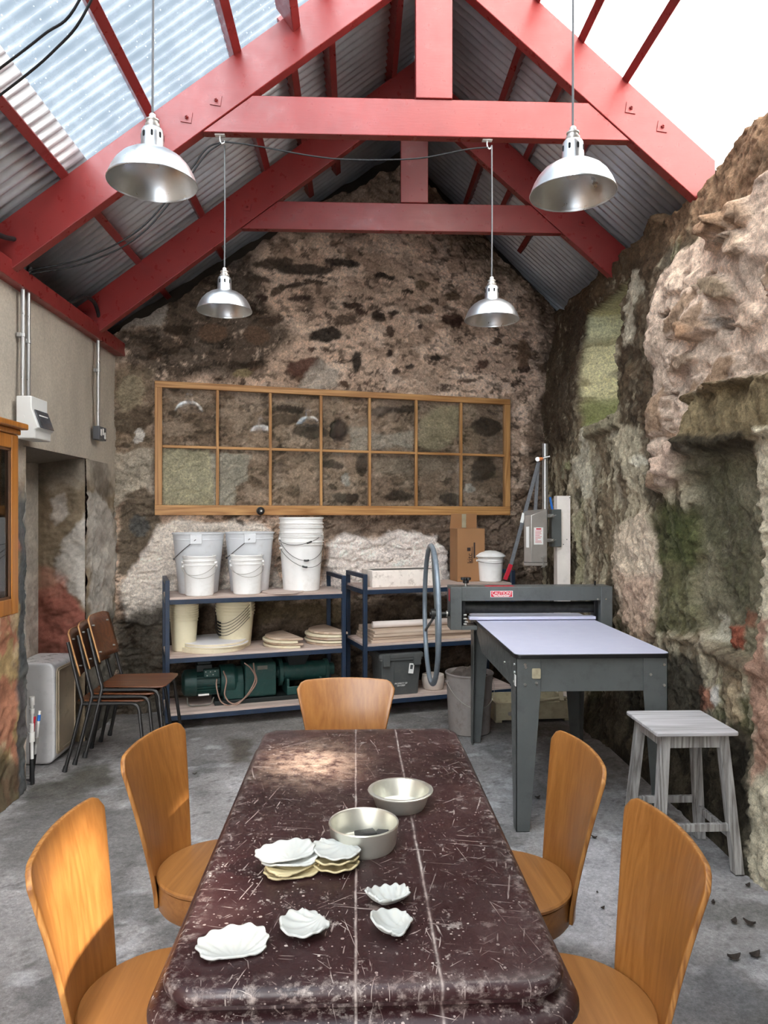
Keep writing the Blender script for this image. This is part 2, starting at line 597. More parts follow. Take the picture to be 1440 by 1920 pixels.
M['blue'] = simple('blue strap', (30, 104, 190), .45)
M['tank'] = simple('white enamel', (214, 212, 212), .3, 0, .04, 4)
M['tankside'] = simple('stained enamel', (176, 160, 138), .5, 0, .2, 4, .05, .5, (120, 102, 74), .7)
M['oldwood'] = wood('paint flecked old timber', (104, 98, 94), (206, 202, 198), .85, 1.2, 'Z', 20, .4, 0, 1.0)
M['oldtop'] = wood('worn stool top', (160, 156, 156), (218, 214, 216), .8, 1.0, 'X', 16, .3)
M['shell'] = simple('chalky shell', (188, 190, 186), .55, 0, .05, 20, .1, .4, (196, 190, 176), .5)
M['shelly'] = simple('yellowed shell', (190, 176, 138), .55, 0, .08, 20, .1, .4, (186, 170, 132), .5)
M['slate'] = simple('dark stone', (44, 42, 40), .5, 0, .3, 24, .4)
M['leaf'] = simple('dead leaf', (52, 42, 36), .8, 0, .3, 40, .3)
M['unit'] = simple('consumer unit grey', (222, 222, 220), .4, 0, .02)
M['smoke'] = simple('smoked cover', (70, 72, 78), .15, 0, .2, 8)
M['sock'] = simple('metalclad grey', (92, 94, 98), .4, .2, .06)
M['pipew'] = simple('white pipe fitting', (226, 224, 220), .4, 0, .03)
M['paperroll'] = simple('rolled paper', (224, 212, 206), .8, 0, .04)
M['beige'] = simple('beige painted wood', (168, 158, 132), .65, 0, .14, 8, .1, .4, (120, 108, 90), .6)
M['bag'] = simple('pale pot', (206, 194, 184), .8, 0, .1, 10, .1)

def mat_table():
    m, nt, b = newmat('scratched maroon varnish', C(58, 34, 34), .35)
    tc = nd(nt, 'ShaderNodeTexCoord').outputs['Object']
    v = tc
    big = noise(nt, v, 3.5, 6, .62)
    col = ramp(nt, big, [(.32, C(38, 20, 21)), (.55, C(54, 30, 31)), (.75, C(76, 54, 52))])
    grainv = nd(nt, 'ShaderNodeMapping', {'Vector': v, 'Scale': (26, 1.6, 26)}).outputs[0]
    gr = noise(nt, grainv, 3, 6, .7)
    col = mix(nt, ramp(nt, gr, [(.45, 0.0), (.75, .35)]), col, C(30, 14, 16))
    sc = None
    def mx(a, c):
        return c if a is None else mth(nt, 'MAXIMUM', a, c)
    for k, (ang, sx, sy, thr, st) in enumerate(((12, 7, 190, .69, .9), (-38, 9, 210, .70, .8), (78, 6, 170, .70, .8), (50, 12, 240, .71, .7), (-75, 4, 150, .71, .8), (100, 16, 130, .69, .7))):
        mp = nd(nt, 'ShaderNodeMapping', {'Vector': v, 'Rotation': (0, 0, math.radians(ang)), 'Location': (k*3.1, k*1.7, 0)}).outputs[0]
        mp2 = nd(nt, 'ShaderNodeMapping', {'Vector': mp, 'Scale': (sx, sy, 1)}).outputs[0]
        wv = nd(nt, 'ShaderNodeVectorMath', {0: mp2, 1: nd(nt, 'ShaderNodeVectorMath', {0: nd(nt, 'ShaderNodeTexNoise', {'Vector': v, 'Scale': 5.0}).outputs['Color'], 'Scale': 3.0}, operation='SCALE').outputs[0]}, operation='ADD').outputs[0]
        n = noise(nt, wv, 1, 2, .45)
        sc = mx(sc, ramp(nt, n, [(thr+.012, 0.0), (thr+.04, st)]))
    # flecks of clay and paint
    for s, t0, am in ((46, .11, .95), (95, .13, .8)):
        vo = nd(nt, 'ShaderNodeTexVoronoi', {'Vector': v, 'Scale': float(s), 'Randomness': 1.0})
        rnd = nd(nt, 'ShaderNodeSeparateColor', {0: vo.outputs['Color']}).outputs[0]
        spot = mth(nt, 'LESS_THAN', mth(nt, 'ADD', vo.outputs['Distance'], mth(nt, 'MULTIPLY', noise(nt, v, s*2.2, 2), .22)), mth(nt, 'MULTIPLY', rnd, t0*2.6))
        sc = mx(sc, mth(nt, 'MULTIPLY', spot, am))
    patch = ramp(nt, noise(nt, v, 26, 7, .72), [(.585, 0.0), (.64, .6)])
    area = ramp(nt, noise(nt, v, 2.4, 3), [(.38, .15), (.62, 1.0)])
    sc = mx(mth(nt, 'MULTIPLY', sc, mth(nt, 'ADD', mth(nt, 'MULTIPLY', area, .6), .4)), mth(nt, 'MULTIPLY', patch, area))
    sx_ = nd(nt, 'ShaderNodeSeparateXYZ', {0: v})
    X, Y = sx_.outputs[0], sx_.outputs[1]
    wob = mth(nt, 'MULTIPLY', mth(nt, 'SUBTRACT', noise(nt, v, 7, 5, .7), .5), .008)
    for xs, w in ((-.018, .0016), (.137, .0026)):
        dd = mth(nt, 'ABSOLUTE', mth(nt, 'SUBTRACT', mth(nt, 'ADD', X, wob), xs))
        l = ramp(nt, dd, [(w/1.0*.6, .85), (w*1.6, 0.0)])
        l = mth(nt, 'MULTIPLY', l, ramp(nt, noise(nt, v, 30, 4), [(.38, .35), (.55, 1.0)]))
        sc = mx(sc, l)
    ex = mth(nt, 'SUBTRACT', .372, mth(nt, 'ABSOLUTE', X))
    ey = mth(nt, 'SUBTRACT', .79, mth(nt, 'ABSOLUTE', Y))
    ed = mth(nt, 'MINIMUM', ex, ey)
    rub = mth(nt, 'MULTIPLY', mth(nt, 'MULTIPLY', ramp(nt, ed, [(.0, .8), (.05, 0.0)]), ramp(nt, mth(nt, 'ADD', ed, .1), [(.086, .15), (.1, 1.0)])), ramp(nt, noise(nt, v, 38, 7, .75), [(.50, 0.0), (.66, 1.0)]))
    sc = mx(sc, mth(nt, 'MULTIPLY', rub, .85))
    col = mix(nt, sc, col, ramp(nt, noise(nt, v, 12, 3), [(.35, C(150, 128, 122)), (.7, C(204, 192, 184))]))
    # pale scuffed zone painted to brighten the sun patch at the far left
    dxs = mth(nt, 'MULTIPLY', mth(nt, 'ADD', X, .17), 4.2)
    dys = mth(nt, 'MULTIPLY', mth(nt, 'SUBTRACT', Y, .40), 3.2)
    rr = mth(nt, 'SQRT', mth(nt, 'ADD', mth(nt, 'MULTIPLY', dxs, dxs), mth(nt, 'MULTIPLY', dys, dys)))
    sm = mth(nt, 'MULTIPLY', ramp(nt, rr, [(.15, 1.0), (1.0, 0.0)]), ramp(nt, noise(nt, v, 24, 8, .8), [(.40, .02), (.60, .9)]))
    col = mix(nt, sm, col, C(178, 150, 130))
    nt.links.new(col, b.inputs['Base Color'])
    r = mth(nt, 'ADD', mth(nt, 'MULTIPLY', sc, .35), ramp(nt, noise(nt, v, 16, 6, .7), [(.3, .26), (.7, .5)]))
    nt.links.new(r, b.inputs['Roughness'])
    bump(nt, b, mth(nt, 'ADD', mth(nt, 'MULTIPLY', sc, -.4), noise(nt, v, 60, 5, .7)), .25, .002)
    return m
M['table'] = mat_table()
# ------------------------------------------------------------------ roof lines (underside of rafters, top of rafters, sheets)
RX = .433
def raf_lo(x): return 4.66-.752*(RX-x) if x < RX else 4.66-.868*(x-RX)
def raf_hi(x): return 4.66+.294-.752*(RX-x) if x < RX else 4.66+.311-.868*(x-RX)
def sheet_z(x): return raf_hi(x)+.085
YF, YR, TT = 4.03, 5.38, .07

# ------------------------------------------------------------------ back wall
BA = math.atan(.2706)
def back_y(x): return 5.95+.2706*(x+1.915)
def make_back_wall():
    n_s, n_z = 380, 420
    xs = np.linspace(-2.15, 2.05, n_s)
    top = np.array([min(4.74, sheet_z(x)-.20) for x in xs])
    top = top+(fbm(xs*4, xs*0+.3, 5, 4)-.5)*.22
    t = np.linspace(0, 1, n_z)
    X = np.repeat(xs[None, :], n_z, 0); Z = -.05+t[:, None]*(top[None, :]+.05)
    P = np.stack([X, 5.95+.2706*(X+1.915), Z], -1).reshape(-1, 3)
    a, b = P[:, 0]/math.cos(BA), P[:, 2]
    p = Painter(P, a, b, 3)
    # mortar ground
    g = fbm(a*2.2, b*2.6, 21, 5)
    base = L3((150, 124, 104))[None]*(1-g[:, None])+L3((244, 214, 190))[None]*g[:, None]
    p.col = base*(.70+.6*p.v1)[:, None]*(.72+.56*p.v2)[:, None]
    p.d = (fbm(a*5, b*7, 31, 5)-.5)*.06+(p.v2-.5)*.012
    # coursed rubble showing through
    wa, wb = a*3.6+(p.v1-.5)*1.3, b*8.5+(fbm(a*4, b*4, 33, 3)-.5)*1.8
    f1, f2, cid = worley(wa, wb, 44)
    edge = sstep(.03, .22, f2-f1)
    expo = sstep(.50, .66, fbm(a*1.7+3, b*1.9, 61, 4))
    m = edge*sstep(.60, .66, cid)*np.clip(.25+expo, 0, 1)
    tone = _h(np.floor(cid*999), np.floor(cid*7777), 3)
    stone = (L3((58, 48, 42))[None]*(1-tone[:, None])+L3((122, 96, 78))[None]*tone[:, None])*(.7+.6*p.v1)[:, None]
    p.col = p.col*(1-m[:, None]*.9)+stone*m[:, None]*.9
    p.d += edge*.012*sstep(.4, .8, cid)-(1-edge)*.01
    f1, f2, cid = worley(a*10+(p.v1-.5)*2, b*19+(p.v2-.5)*2, 91)
    m = sstep(.1, .3, f2-f1)*sstep(.86, .9, cid)
    p.col = p.col*(1-m[:, None]*.8)+L3((66, 52, 44))[None]*m[:, None]*.8
    # horizontal lime streaks
    st = sstep(.60, .74, fbm(a*2.5, b*26, 77, 4))*.35
    p.col = p.col*(1-st[:, None])+L3((206, 182, 158))[None]*st[:, None]
    lm = sstep(.545, .60, fbm(a*6, b*9, 141, 5))*.6
    p.col = p.col*(1-lm[:, None])+L3((246, 220, 198))[None]*(.8+.5*p.v2)[:, None]*lm[:, None]
    pt = sstep(.63, .665, fbm(a*15, b*24, 151, 4))*.62
    p.col = p.col*(1-pt[:, None])+L3((64, 50, 42))[None]*pt[:, None]
    p.d += lm*.012-pt*.014
    cr = (1-sstep(.0, .05, np.abs(fbm(a*2.4, b*7.5, 161, 4)-.5)))*.45
    p.col *= (1-cr*.6)[:, None]
    p.d -= cr*.012
    # --- broad zones
    p.poly([(440, 300), (860, 300), (940, 420), (1010, 520), (860, 470), (640, 420), (430, 480), (380, 480)], (112, 98, 84), .55, 30, 30)
    p.poly([(540, 300), (640, 330), (660, 440), (520, 440), (400, 500), (440, 400)], (122, 108, 98), .6, 14, 16)
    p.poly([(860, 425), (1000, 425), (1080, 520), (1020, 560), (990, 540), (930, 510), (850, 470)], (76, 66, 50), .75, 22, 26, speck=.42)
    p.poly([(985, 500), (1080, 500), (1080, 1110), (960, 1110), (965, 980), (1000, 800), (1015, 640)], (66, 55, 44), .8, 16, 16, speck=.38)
    p.poly([(210, 628), (300, 600), (330, 545), (420, 440), (470, 470), (490, 560), (560, 640), (500, 700), (400, 715), (300, 725), (250, 700), (210, 690)], (40, 34, 27), .86, 20, 22, speck=.34)
    p.poly([(210, 690), (290, 690), (290, 850), (210, 850)], (118, 106, 88), .7, 10, 10)
    p.blob(245, 735, 30, 34, 10, (150, 138, 116), .9, 8, .02)
    p.blob(240, 790, 26, 20, 0, (104, 92, 78), .9, 8, .02)
    p.blob(268, 782, 22, 26, 0, (100, 86, 72), .8, 8, .01)
    p.blob(263, 815, 9, 14, 20, (214, 208, 200), .95, 6)
    # smooth render under the rafter
    p.poly([(205, 628), (260, 560), (350, 500), (332, 530), (340, 545), (312, 560), (316, 582), (302, 610), (250, 612), (228, 618)], (158, 148, 138), 1, 3, 5, .015, .12)
    p.poly([(400, 500), (430, 430), (470, 390), (560, 330), (600, 340), (560, 400), (470, 450), (440, 500)], (104, 94, 88), .8, 10, 12)
    # individually placed stones
    for s in ((570, 505, 55, 12, 2, (62, 54, 48)), (640, 492, 36, 7, 8, (48, 42, 38)), (715, 520, 24, 6, 12, (40, 34, 30)), (510, 492, 42, 10, -4, (80, 68, 58)),
              (480, 525, 30, 6, 5, (78, 66, 56)), (552, 535, 28, 5, 0, (72, 60, 52)), (520, 545, 18, 9, -35, (96, 80, 66)), (590, 530, 26, 4, 6, (84, 70, 60)),
              (490, 560, 12, 6, 0, (70, 52, 46)), (562, 562, 24, 5, 4, (76, 60, 54)), (662, 574, 24, 6, 8, (60, 42, 36)), (678, 585, 16, 4, 4, (62, 44, 38)),
              (648, 601, 22, 11, 4, (96, 80, 68)), (712, 592, 14, 12, 30, (54, 42, 36)), (795, 582, 16, 9, 0, (96, 76, 62)), (612, 627, 33, 14, 0, (26, 24, 22)),
              (510, 602, 24, 8, 4, (88, 72, 60)), (403, 622, 30, 17, 0, (104, 82, 66)), (482, 626, 26, 18, 12, (106, 84, 68)), (575, 690, 40, 19, -10, (92, 62, 52)),
              (670, 678, 9, 21, 12, (46, 42, 38)), (729, 664, 6, 8, 0, (48, 36, 32)), (818, 671, 12, 6, 8, (44, 38, 34)), (770, 687, 9, 6, 0, (40, 32, 30)),
              (845, 600, 22, 12, 8, (66, 46, 38)), (852, 608, 12, 10, 20, (60, 42, 36)), (730, 622, 8, 11, 0, (74, 58, 48)), (745, 700, 10, 6, 0, (54, 40, 36)),
              (905, 684, 13, 9, 0, (92, 68, 58)), (982, 690, 12, 10, 0, (62, 46, 40)), (873, 713, 18, 5, 0, (98, 80, 68)), (845, 555, 14, 10, 0, (98, 80, 64)),
              (790, 534, 15, 9, 0, (110, 94, 76)), (765, 548, 13, 4, 0, (56, 44, 38)), (585, 655, 8, 5, 0, (80, 60, 52)), (648, 716, 10, 5, 20, (100, 76, 62)),
              (957, 650, 10, 6, 0, (104, 84, 70)), (600, 520, 8, 4, 0, (70, 58, 50)), (980, 660, 16, 30, 0, (120, 96, 78)), (695, 560, 10, 4, 0, (84, 66, 56)),
              (740, 585, 10, 5, 0, (52, 40, 36)), (789, 610, 5, 5, 0, (54, 40, 36)), (930, 640, 9, 6, 0, (100, 80, 66)), (900, 560, 12, 8, 0, (110, 92, 74)), (455, 700, 20, 10, 0, (136, 122, 92))):
        p.blob(s[0], s[1], s[2], s[3], s[4], s[5], .92, 5, .012, .3)
    p.poly([(575, 700), (600, 672), (640, 688), (635, 720), (600, 735), (560, 730)], (196, 184, 170), .8, 6, 8)
    p.poly([(770, 690), (820, 690), (825, 740), (775, 740)], (176, 154, 136), .7, 8, 8)
    # --- behind the sash
    p.poly([(290, 725), (960, 750), (960, 965), (290, 965)], (120, 106, 90), .42, 6, 4)
    p.poly([(300, 838), (395, 842), (400, 960), (296, 960)], (216, 208, 178), 1, 4, 5, .02, .22)
    p.poly([(395, 848), (474, 850), (462, 885), (464, 902), (440, 912), (442, 955), (398, 958)], (198, 190, 174), 1, 3, 5, .02, .25)
    p.poly([(655, 800), (690, 800), (705, 815), (776, 812), (778, 846), (700, 846), (660, 850)], (190, 180, 166), .9, 4, 7, .02)
    p.blob(636, 806, 18, 22, 0, (16, 14, 13), 1, 4, -.08)
    p.blob(645, 845, 26, 7, 0, (170, 160, 148), .8, 6)
    p.poly([(786, 790), (822, 760), (862, 762), (862, 806), (830, 842), (790, 846)], (196, 186, 156), .8, 6, 8, .01)  # pane reflection put into the wall colour as a pale patch
    p.poly([(704, 865), (770, 858), (772, 890), (735, 892), (705, 888)], (166, 152, 136), .75, 6, 8)
    p.poly([(785, 862), (840, 860), (850, 880), (795, 890)], (160, 146, 130), .7, 6, 8)
    p.blob(649, 897, 9, 15, 0, (210, 204, 196), 1, 4); p.blob(880, 914, 11, 10, 0, (216, 210, 202), 1, 4)
    for s in ((745, 932, 32, 12, 0), (755, 770, 30, 8, 0), (845, 935, 26, 12, 0), (648, 932, 24, 10, 0), (580, 808, 34, 12, 0), (910, 800, 30, 20, 0), (905, 880, 26, 24, 0), (680, 870, 12, 20, 0), (545, 770, 30, 8, 0), (620, 870, 26, 9, 0), (715, 770, 24, 9, 0)):
        p.blob(*s, (58, 50, 44), .85, 6, .012)
    # --- below the sash
    p.poly([(210, 850), (262, 838), (290, 838), (290, 935), (268, 915), (236, 928), (210, 965)], (178, 168, 152), .95, 4, 6, .025)
    p.poly([(222, 970), (238, 925), (268, 915), (296, 945), (300, 985), (262, 1040), (250, 1085), (222, 1075)], (112, 100, 86), .95, 4, 5, -.01)
    p.blob(260, 985, 22, 18, 0, (92, 94, 94), .8, 8)
    p.poly([(600, 968), (970, 968), (985, 1110), (845, 1100), (800, 1005), (610, 1010)], (82, 68, 58), .8, 8, 10)
    p.poly([(238, 1170), (222, 1100), (264, 1050), (292, 985), (330, 976), (400, 978), (480, 974), (512, 995), (516, 1050), (530, 1110), (310, 1150), (306, 1170)], (228, 216, 204), 1, 5, 8, .035, .25)
    p.poly([(598, 1110), (608, 1020), (640, 1002), (668, 1008), (700, 1012), (745, 996), (775, 1004), (812, 1008), (836, 1040), (845, 1100), (842, 1120)], (234, 222, 214), 1, 4, 9, .07, .25)
    p.blob(548, 985, 10, 5, 0, (70, 58, 50), .8); p.blob(450, 977, 8, 6, 0, (70, 58, 50), .8)
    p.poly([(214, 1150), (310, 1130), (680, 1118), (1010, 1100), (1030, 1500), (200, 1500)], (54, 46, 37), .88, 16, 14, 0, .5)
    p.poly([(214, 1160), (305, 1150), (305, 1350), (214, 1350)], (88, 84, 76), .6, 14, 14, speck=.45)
    p.poly([(470, 1120), (650, 1120), (640, 1165), (480, 1160)], (88, 76, 54), .6, 10, 16)
    n = np.array([math.sin(BA), -math.cos(BA), 0])
    Q = P+n[None]*p.d[:, None]
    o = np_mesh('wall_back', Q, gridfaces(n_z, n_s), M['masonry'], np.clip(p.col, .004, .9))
    tag(o, kind='structure')
make_back_wall()

# ------------------------------------------------------------------ right wall
WX = 1.80
def make_right_wall():
    ys = np.concatenate([np.arange(-1.2, 2.5, .06), np.arange(2.5, 7.15, .0125)])
    n_y, n_z = len(ys), 300
    top = 3.44+(fbm(ys*3, ys*0, 8, 4)-.5)*.26+.10*sstep(5.2, 6.4, ys)
    t = np.linspace(0, 1, n_z)
    Y = np.repeat(ys[None, :], n_z, 0); Z = -.06+t[:, None]*(top[None, :]+.06)
    P = np.stack([np.full(Y.shape, WX), Y, Z], -1).reshape(-1, 3)
    a, b = P[:, 1], P[:, 2]
    p = Painter(P, a, b, 203)
    g = fbm(a*2.6, b*1.6, 221, 5)
    p.col = (L3((78, 65, 50))[None]*(1-g[:, None])+L3((166, 148, 122))[None]*g[:, None])*(.6+.8*p.v1)[:, None]*(.7+.6*p.v2)[:, None]
    p.d = (fbm(a*3, b*3, 231, 5)-.5)*.10+(p.v2-.5)*.030+(p.v1-.5)*.035
    # vertical lime streaks and flecks
    st = sstep(.54, .66, fbm(a*6, b*2.2, 277, 5))*sstep(.38, .58, fbm(a*1.3, b*1.3, 281, 3))
    p.col = p.col*(1-st[:, None]*.75)+L3((184, 172, 150))[None]*st[:, None]*.75
    fl = sstep(.62, .70, fbm(a*26, b*13, 291, 3))*.8
    p.col = p.col*(1-fl[:, None])+L3((178, 166, 140))[None]*fl[:, None]
    dk0 = sstep(.50, .56, fbm(a*4.5, b*3.2, 311, 5))*.72
    p.col = p.col*(1-dk0[:, None])+L3((52, 44, 33))[None]*(.6+.8*p.v2)[:, None]*dk0[:, None]
    lf_ = sstep(.555, .60, fbm(a*15, b*7, 317, 5))*.6
    p.col = p.col*(1-lf_[:, None])+L3((202, 188, 160))[None]*(.7+.6*p.v2)[:, None]*lf_[:, None]
    gr_ = sstep(.56, .62, fbm(a*3.1+4, b*3.1, 323, 4))*sstep(.45, .55, p.v1)*.35
    p.col = p.col*(1-gr_[:, None])+L3((84, 92, 52))[None]*gr_[:, None]
    p.d += lf_*.012-dk0*.012
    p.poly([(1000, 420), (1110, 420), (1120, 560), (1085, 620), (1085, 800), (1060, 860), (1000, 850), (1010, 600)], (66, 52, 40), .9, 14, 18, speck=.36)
    p.poly([(1050, 560), (1050, 500), (1440, 60), (1500, 60), (1500, 330), (1440, 320), (1380, 380), (1300, 410), (1228, 470), (1218, 560), (1140, 470)], (134, 106, 82), .9, 14, 14, 0, .5)
    p.poly([(1060, 570), (1060, 500), (1120, 440), (1220, 330), (1225, 560), (1160, 560), (1150, 520), (1090, 590)], (84, 66, 48), .9, 12, 16, speck=.34)
    p.poly([(1160, 560), (1160, 500), (1225, 470), (1225, 880), (1160, 900)], (78, 62, 47), .85, 8, 12, speck=.36)
    # pale broken-out rubble
    rub = [(1222, 640), (1226, 530), (1260, 470), (1320, 430), (1380, 390), (1440, 320), (1520, 300), (1520, 720), (1440, 705), (1330, 735), (1300, 760), (1300, 830), (1270, 915), (1236, 920), (1232, 800)]
    m = p.mask_poly(rub, 6, 8)
    p.put(m, (204, 180, 160), 0, .32)
    f1, f2, cid = worley(a*3.4+(p.v1-.5)*.9, b*5.2+(fbm(a*3, b*3, 235, 3)-.5)*1.2, 240)
    p.v1 = p.v1
    facet = (np.where(cid > .62, (cid-.62)*.16, 0)+np.where(cid > .62, (.5-f1)*.05, 0))+(fbm(a*4, b*5, 246, 5)-.5)*.09+(fbm(a*14, b*16, 247, 4)-.5)*.022-np.abs(fbm(a*6, b*9, 249, 3)-.5)*.05
    p.d = p.d*(1-m*.5)+m*(.03+facet)
    tone = (_h(np.floor(cid*977), np.floor(cid*773), 7)-.5)
    p.col *= (1+m*tone*.5)[:, None]
    dk = m*sstep(.80, .86, cid)*sstep(.1, .25, f2-f1)*.7
    p.col = p.col*(1-dk[:, None])+L3((142, 112, 84))[None]*dk[:, None]
    for s in ((1355, 420, 34, 20, -30, (150, 118, 92), .09), (1395, 400, 26, 26, 0, (158, 128, 102), .07), (1360, 540, 34, 22, 20, (150, 130, 104), .07), (1320, 625, 16, 20, 0, (172, 134, 104), .05),
              (1295, 680, 34, 14, -20, (166, 140, 116), .05), (1395, 455, 30, 24, 0, (190, 164, 140), .06), (1290, 860, 34, 40, 20, (188, 162, 144), .09), (1420, 590, 30, 26, 0, (196, 170, 148), .05),
              (1360, 605, 12, 14, 0, (120, 112, 104), -.06), (1255, 590, 12, 5, -30, (84, 66, 56), -.05), (1335, 520, 10, 5, -40, (70, 56, 48), -.06), (1270, 740, 10, 5, 0, (110, 86, 72), -.04)):
        p.blob(s[0], s[1], s[2], s[3], s[4], s[5], .8, 7, s[6])
    # slaty ledge and the hollow under it
    p.poly([(1296, 790), (1308, 742), (1370, 715), (1440, 700), (1520, 690), (1520, 800), (1440, 815), (1350, 838), (1300, 830)], (126, 110, 82), .95, 5, 8, .06, .4)
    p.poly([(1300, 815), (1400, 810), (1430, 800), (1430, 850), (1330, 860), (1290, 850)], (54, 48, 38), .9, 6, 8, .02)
    p.poly([(1292, 850), (1420, 840), (1426, 1240), (1345, 1215), (1296, 1180)], (112, 106, 86), .85, 8, 10, -.08, .45)
    p.poly([(1310, 860), (1350, 860), (1380, 1000), (1390, 1180), (1330, 1120), (1300, 1000)], (74, 72, 50), .7, 12, 20, 0, speck=.45)
    # moss and lime
    p.poly([(1242, 930), (1296, 945), (1298, 1195), (1225, 1195), (1225, 1010)], (76, 76, 46), .8, 8, 12, -.01, .5)
    p.poly([(1250, 950), (1292, 960), (1292, 1060), (1240, 1040)], (76, 84, 46), .5, 10, 14)
    p.poly([(1158, 985), (1205, 955), (1226, 975), (1224, 1200), (1200, 1190), (1165, 1150), (1150, 1060)], (208, 188, 164), .95, 6, 12, .015, .3)
    p.poly([(1165, 1080), (1220, 1080), (1222, 1210), (1180, 1195)], (186, 150, 128), .6, 12, 14)
    p.poly([(1092, 780), (1104, 790), (1104, 880), (1112, 925), (1096, 936), (1082, 890), (1074, 862), (1090, 850)], (208, 198, 176), .95, 3, 6, .01)
    p.poly([(1148, 846), (1166, 800), (1212, 806), (1218, 880), (1182, 905), (1166, 880)], (180, 168, 144), .9, 5, 12, .01)
    p.poly([(1166, 508), (1192, 512), (1196, 548), (1184, 570), (1184, 650), (1172, 655), (1172, 560)], (198, 186, 164), .9, 4, 9, .01)
    p.poly([(1076, 970), (1094, 950), (1092, 1090), (1078, 1100)], (180, 172, 140), .8, 4, 9)
    p.blob(1062, 873, 6, 9, 0, (170, 168, 130), .9, 4); p.blob(1051, 880, 5, 20, 0, (170, 166, 140), .8, 4)
    p.blob(1205, 862, 13, 11, 0, (206, 198, 178), .9, 5)
    # bricks, render and darker patches low down
    p.poly([(1343, 1172), (1384, 1176), (1382, 1218), (1352, 1212)], (150, 84, 64), .95, 3, 4, .02, .25)
    p.poly([(1320, 1150), (1342, 1160), (1342, 1205), (1322, 1200)], (172, 164, 146), .9, 4, 6)
    p.poly([(1368, 1140), (1400, 1150), (1402, 1178), (1370, 1172)], (116, 78, 60), .9, 4, 5)
    p.poly([(1260, 1195), (1425, 1235), (1440, 1270), (1300, 1215)], (112, 98, 80), .8, 8, 10, .05)
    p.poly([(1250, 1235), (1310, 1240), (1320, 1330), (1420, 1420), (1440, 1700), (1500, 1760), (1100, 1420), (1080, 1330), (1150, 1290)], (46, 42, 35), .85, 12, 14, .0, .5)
    p.poly([(1308, 1285), (1342, 1290), (1345, 1330), (1312, 1330)], (150, 100, 80), .9, 5, 7)
    p.poly([(1336, 1285), (1356, 1286), (1352, 1320), (1345, 1330), (1334, 1312)], (208, 200, 190), .95, 3, 5)
    p.poly([(1362, 1330), (1372, 1270), (1392, 1280), (1398, 1350), (1374, 1362)], (170, 150, 122), .85, 5, 8)
    p.poly([(1432, 830), (1444, 800), (1560, 790), (1560, 1760), (1440, 1690), (1416, 1600), (1418, 1250), (1422, 1000)], (206, 194, 168), .95, 5, 6, .02, .2)
    p.poly([(1416, 1160), (1450, 1160), (1460, 1400), (1424, 1480), (1418, 1330)], (162, 116, 98), .8, 8, 12)
    # blind window recess
    def nz(px, py):
        q = at_x(px, py, WX)
        return q.y, q.z
    y0, z0 = nz(1158, 762); y1, _ = nz(1084, 800)
    z1 = 3.22
    w = (fbm(a*7, b*7, 299, 4)-.5)*.10
    mm = sstep(y0-.02, y0+.02, a+w)*(1-sstep(y1-.20, y1+.10, a+w))*sstep(2.28, 2.34, b+w)*(1-sstep(z1-.03, z1+.02, b+w*.4))
    cc = L3((226, 216, 170))[None]*(.6+.8*fbm(a*8, b*8, 301, 4))[:, None]
    sp_ = sstep(.53, .60, fbm(a*9+3, b*13, 307, 5))[:, None]*.6
    cc = cc*(1-sp_)+L3((128, 112, 76))[None]*(.5+p.v2[:, None])*sp_
    low = (1-sstep(2.42, 2.60, b+w*2))[:, None]*.85
    cc = cc*(1-low)+L3((120, 124, 74))[None]*(.5+p.v1)[:, None]*low
    bl = p.mask_blob(1118, 700, 26, 16, 0, 6)[:, None]
    cc = cc*(1-bl)+L3((132, 118, 102))[None]*bl
    up = sstep(2.95, 3.1, b)[:, None]*.7
    cc = cc*(1-up)+L3((206, 208, 172))[None]*up
    mc = sstep(.03, .2, mm)[:, None]
    p.col = p.col*(1-mc)+cc*mc
    p.d = p.d*(1-mm)+mm*(-.34+(p.v1-.5)*.05)
    # sill slab
    sl = sstep(y0-.05, y0, a)*(1-sstep(y1-.25, y1-.2, a))*sstep(2.19, 2.22, b+w)*(1-sstep(2.28, 2.32, b+w))
    p.put(sl*.8, (150, 140, 116), .07, .3)
    p.d += .06*(1-sstep(0, .25, b))
    p.d = np.where((b < 1.25) & (a < 5.0), np.minimum(p.d, .07), p.d)
    p.d = np.where((b < 1.0) & (a > 3.22) & (a < 5.0), np.minimum(p.d, .05), p.d)
    # top leans back into a ragged coping
    lean = sstep(2.7, 3.5, b)*.10
    Q = P.copy()
    Q[:, 0] -= p.d-lean
    F = gridfaces(n_z, n_y, 0, True)
    ctr = P[F].mean(1)
    hole = np.zeros(len(F), bool)
    for (ya, yb, za, zb) in SUN_HOLES:
        hole |= (ctr[:, 1] > ya) & (ctr[:, 1] < yb) & (ctr[:, 2] > za) & (ctr[:, 2] < zb)
    F = F[~hole]
    # thickness of the wall head
    top_i = (n_z-1)*n_y+np.arange(n_y)
    rows = [Q[top_i]]
    ext, extc = [], []
    nt_ = 14
    for k in range(1, nt_):
        r = Q[top_i].copy()
        r[:, 0] += k*.045
        r[:, 2] += .05*math.sin(k/nt_*PI)+(fbm(ys*6+k, ys*0+k*.7, 19, 3)-.5)*.10
        ext.append(r)
        extc.append(np.repeat(L3((112, 92, 72))[None], n_y, 0)*(.6+.8*fbm(ys*8, ys*0+k, 23, 3))[:, None])
    N0 = len(Q)
    allP = np.vstack([Q]+ext)
    allC = np.vstack([p.col]+extc)
    i = np.arange(n_y-1)
    ff = [np.stack([top_i[i], N0+i, N0+i+1, top_i[i+1]], -1)]
    for k in range(nt_-2):
        o_ = N0+k*n_y
        ff.append(np.stack([o_+i, o_+n_y+i, o_+n_y+i+1, o_+i+1], -1))
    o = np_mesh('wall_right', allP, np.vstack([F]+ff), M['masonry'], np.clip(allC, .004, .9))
    tag(o, kind='structure')
make_right_wall()

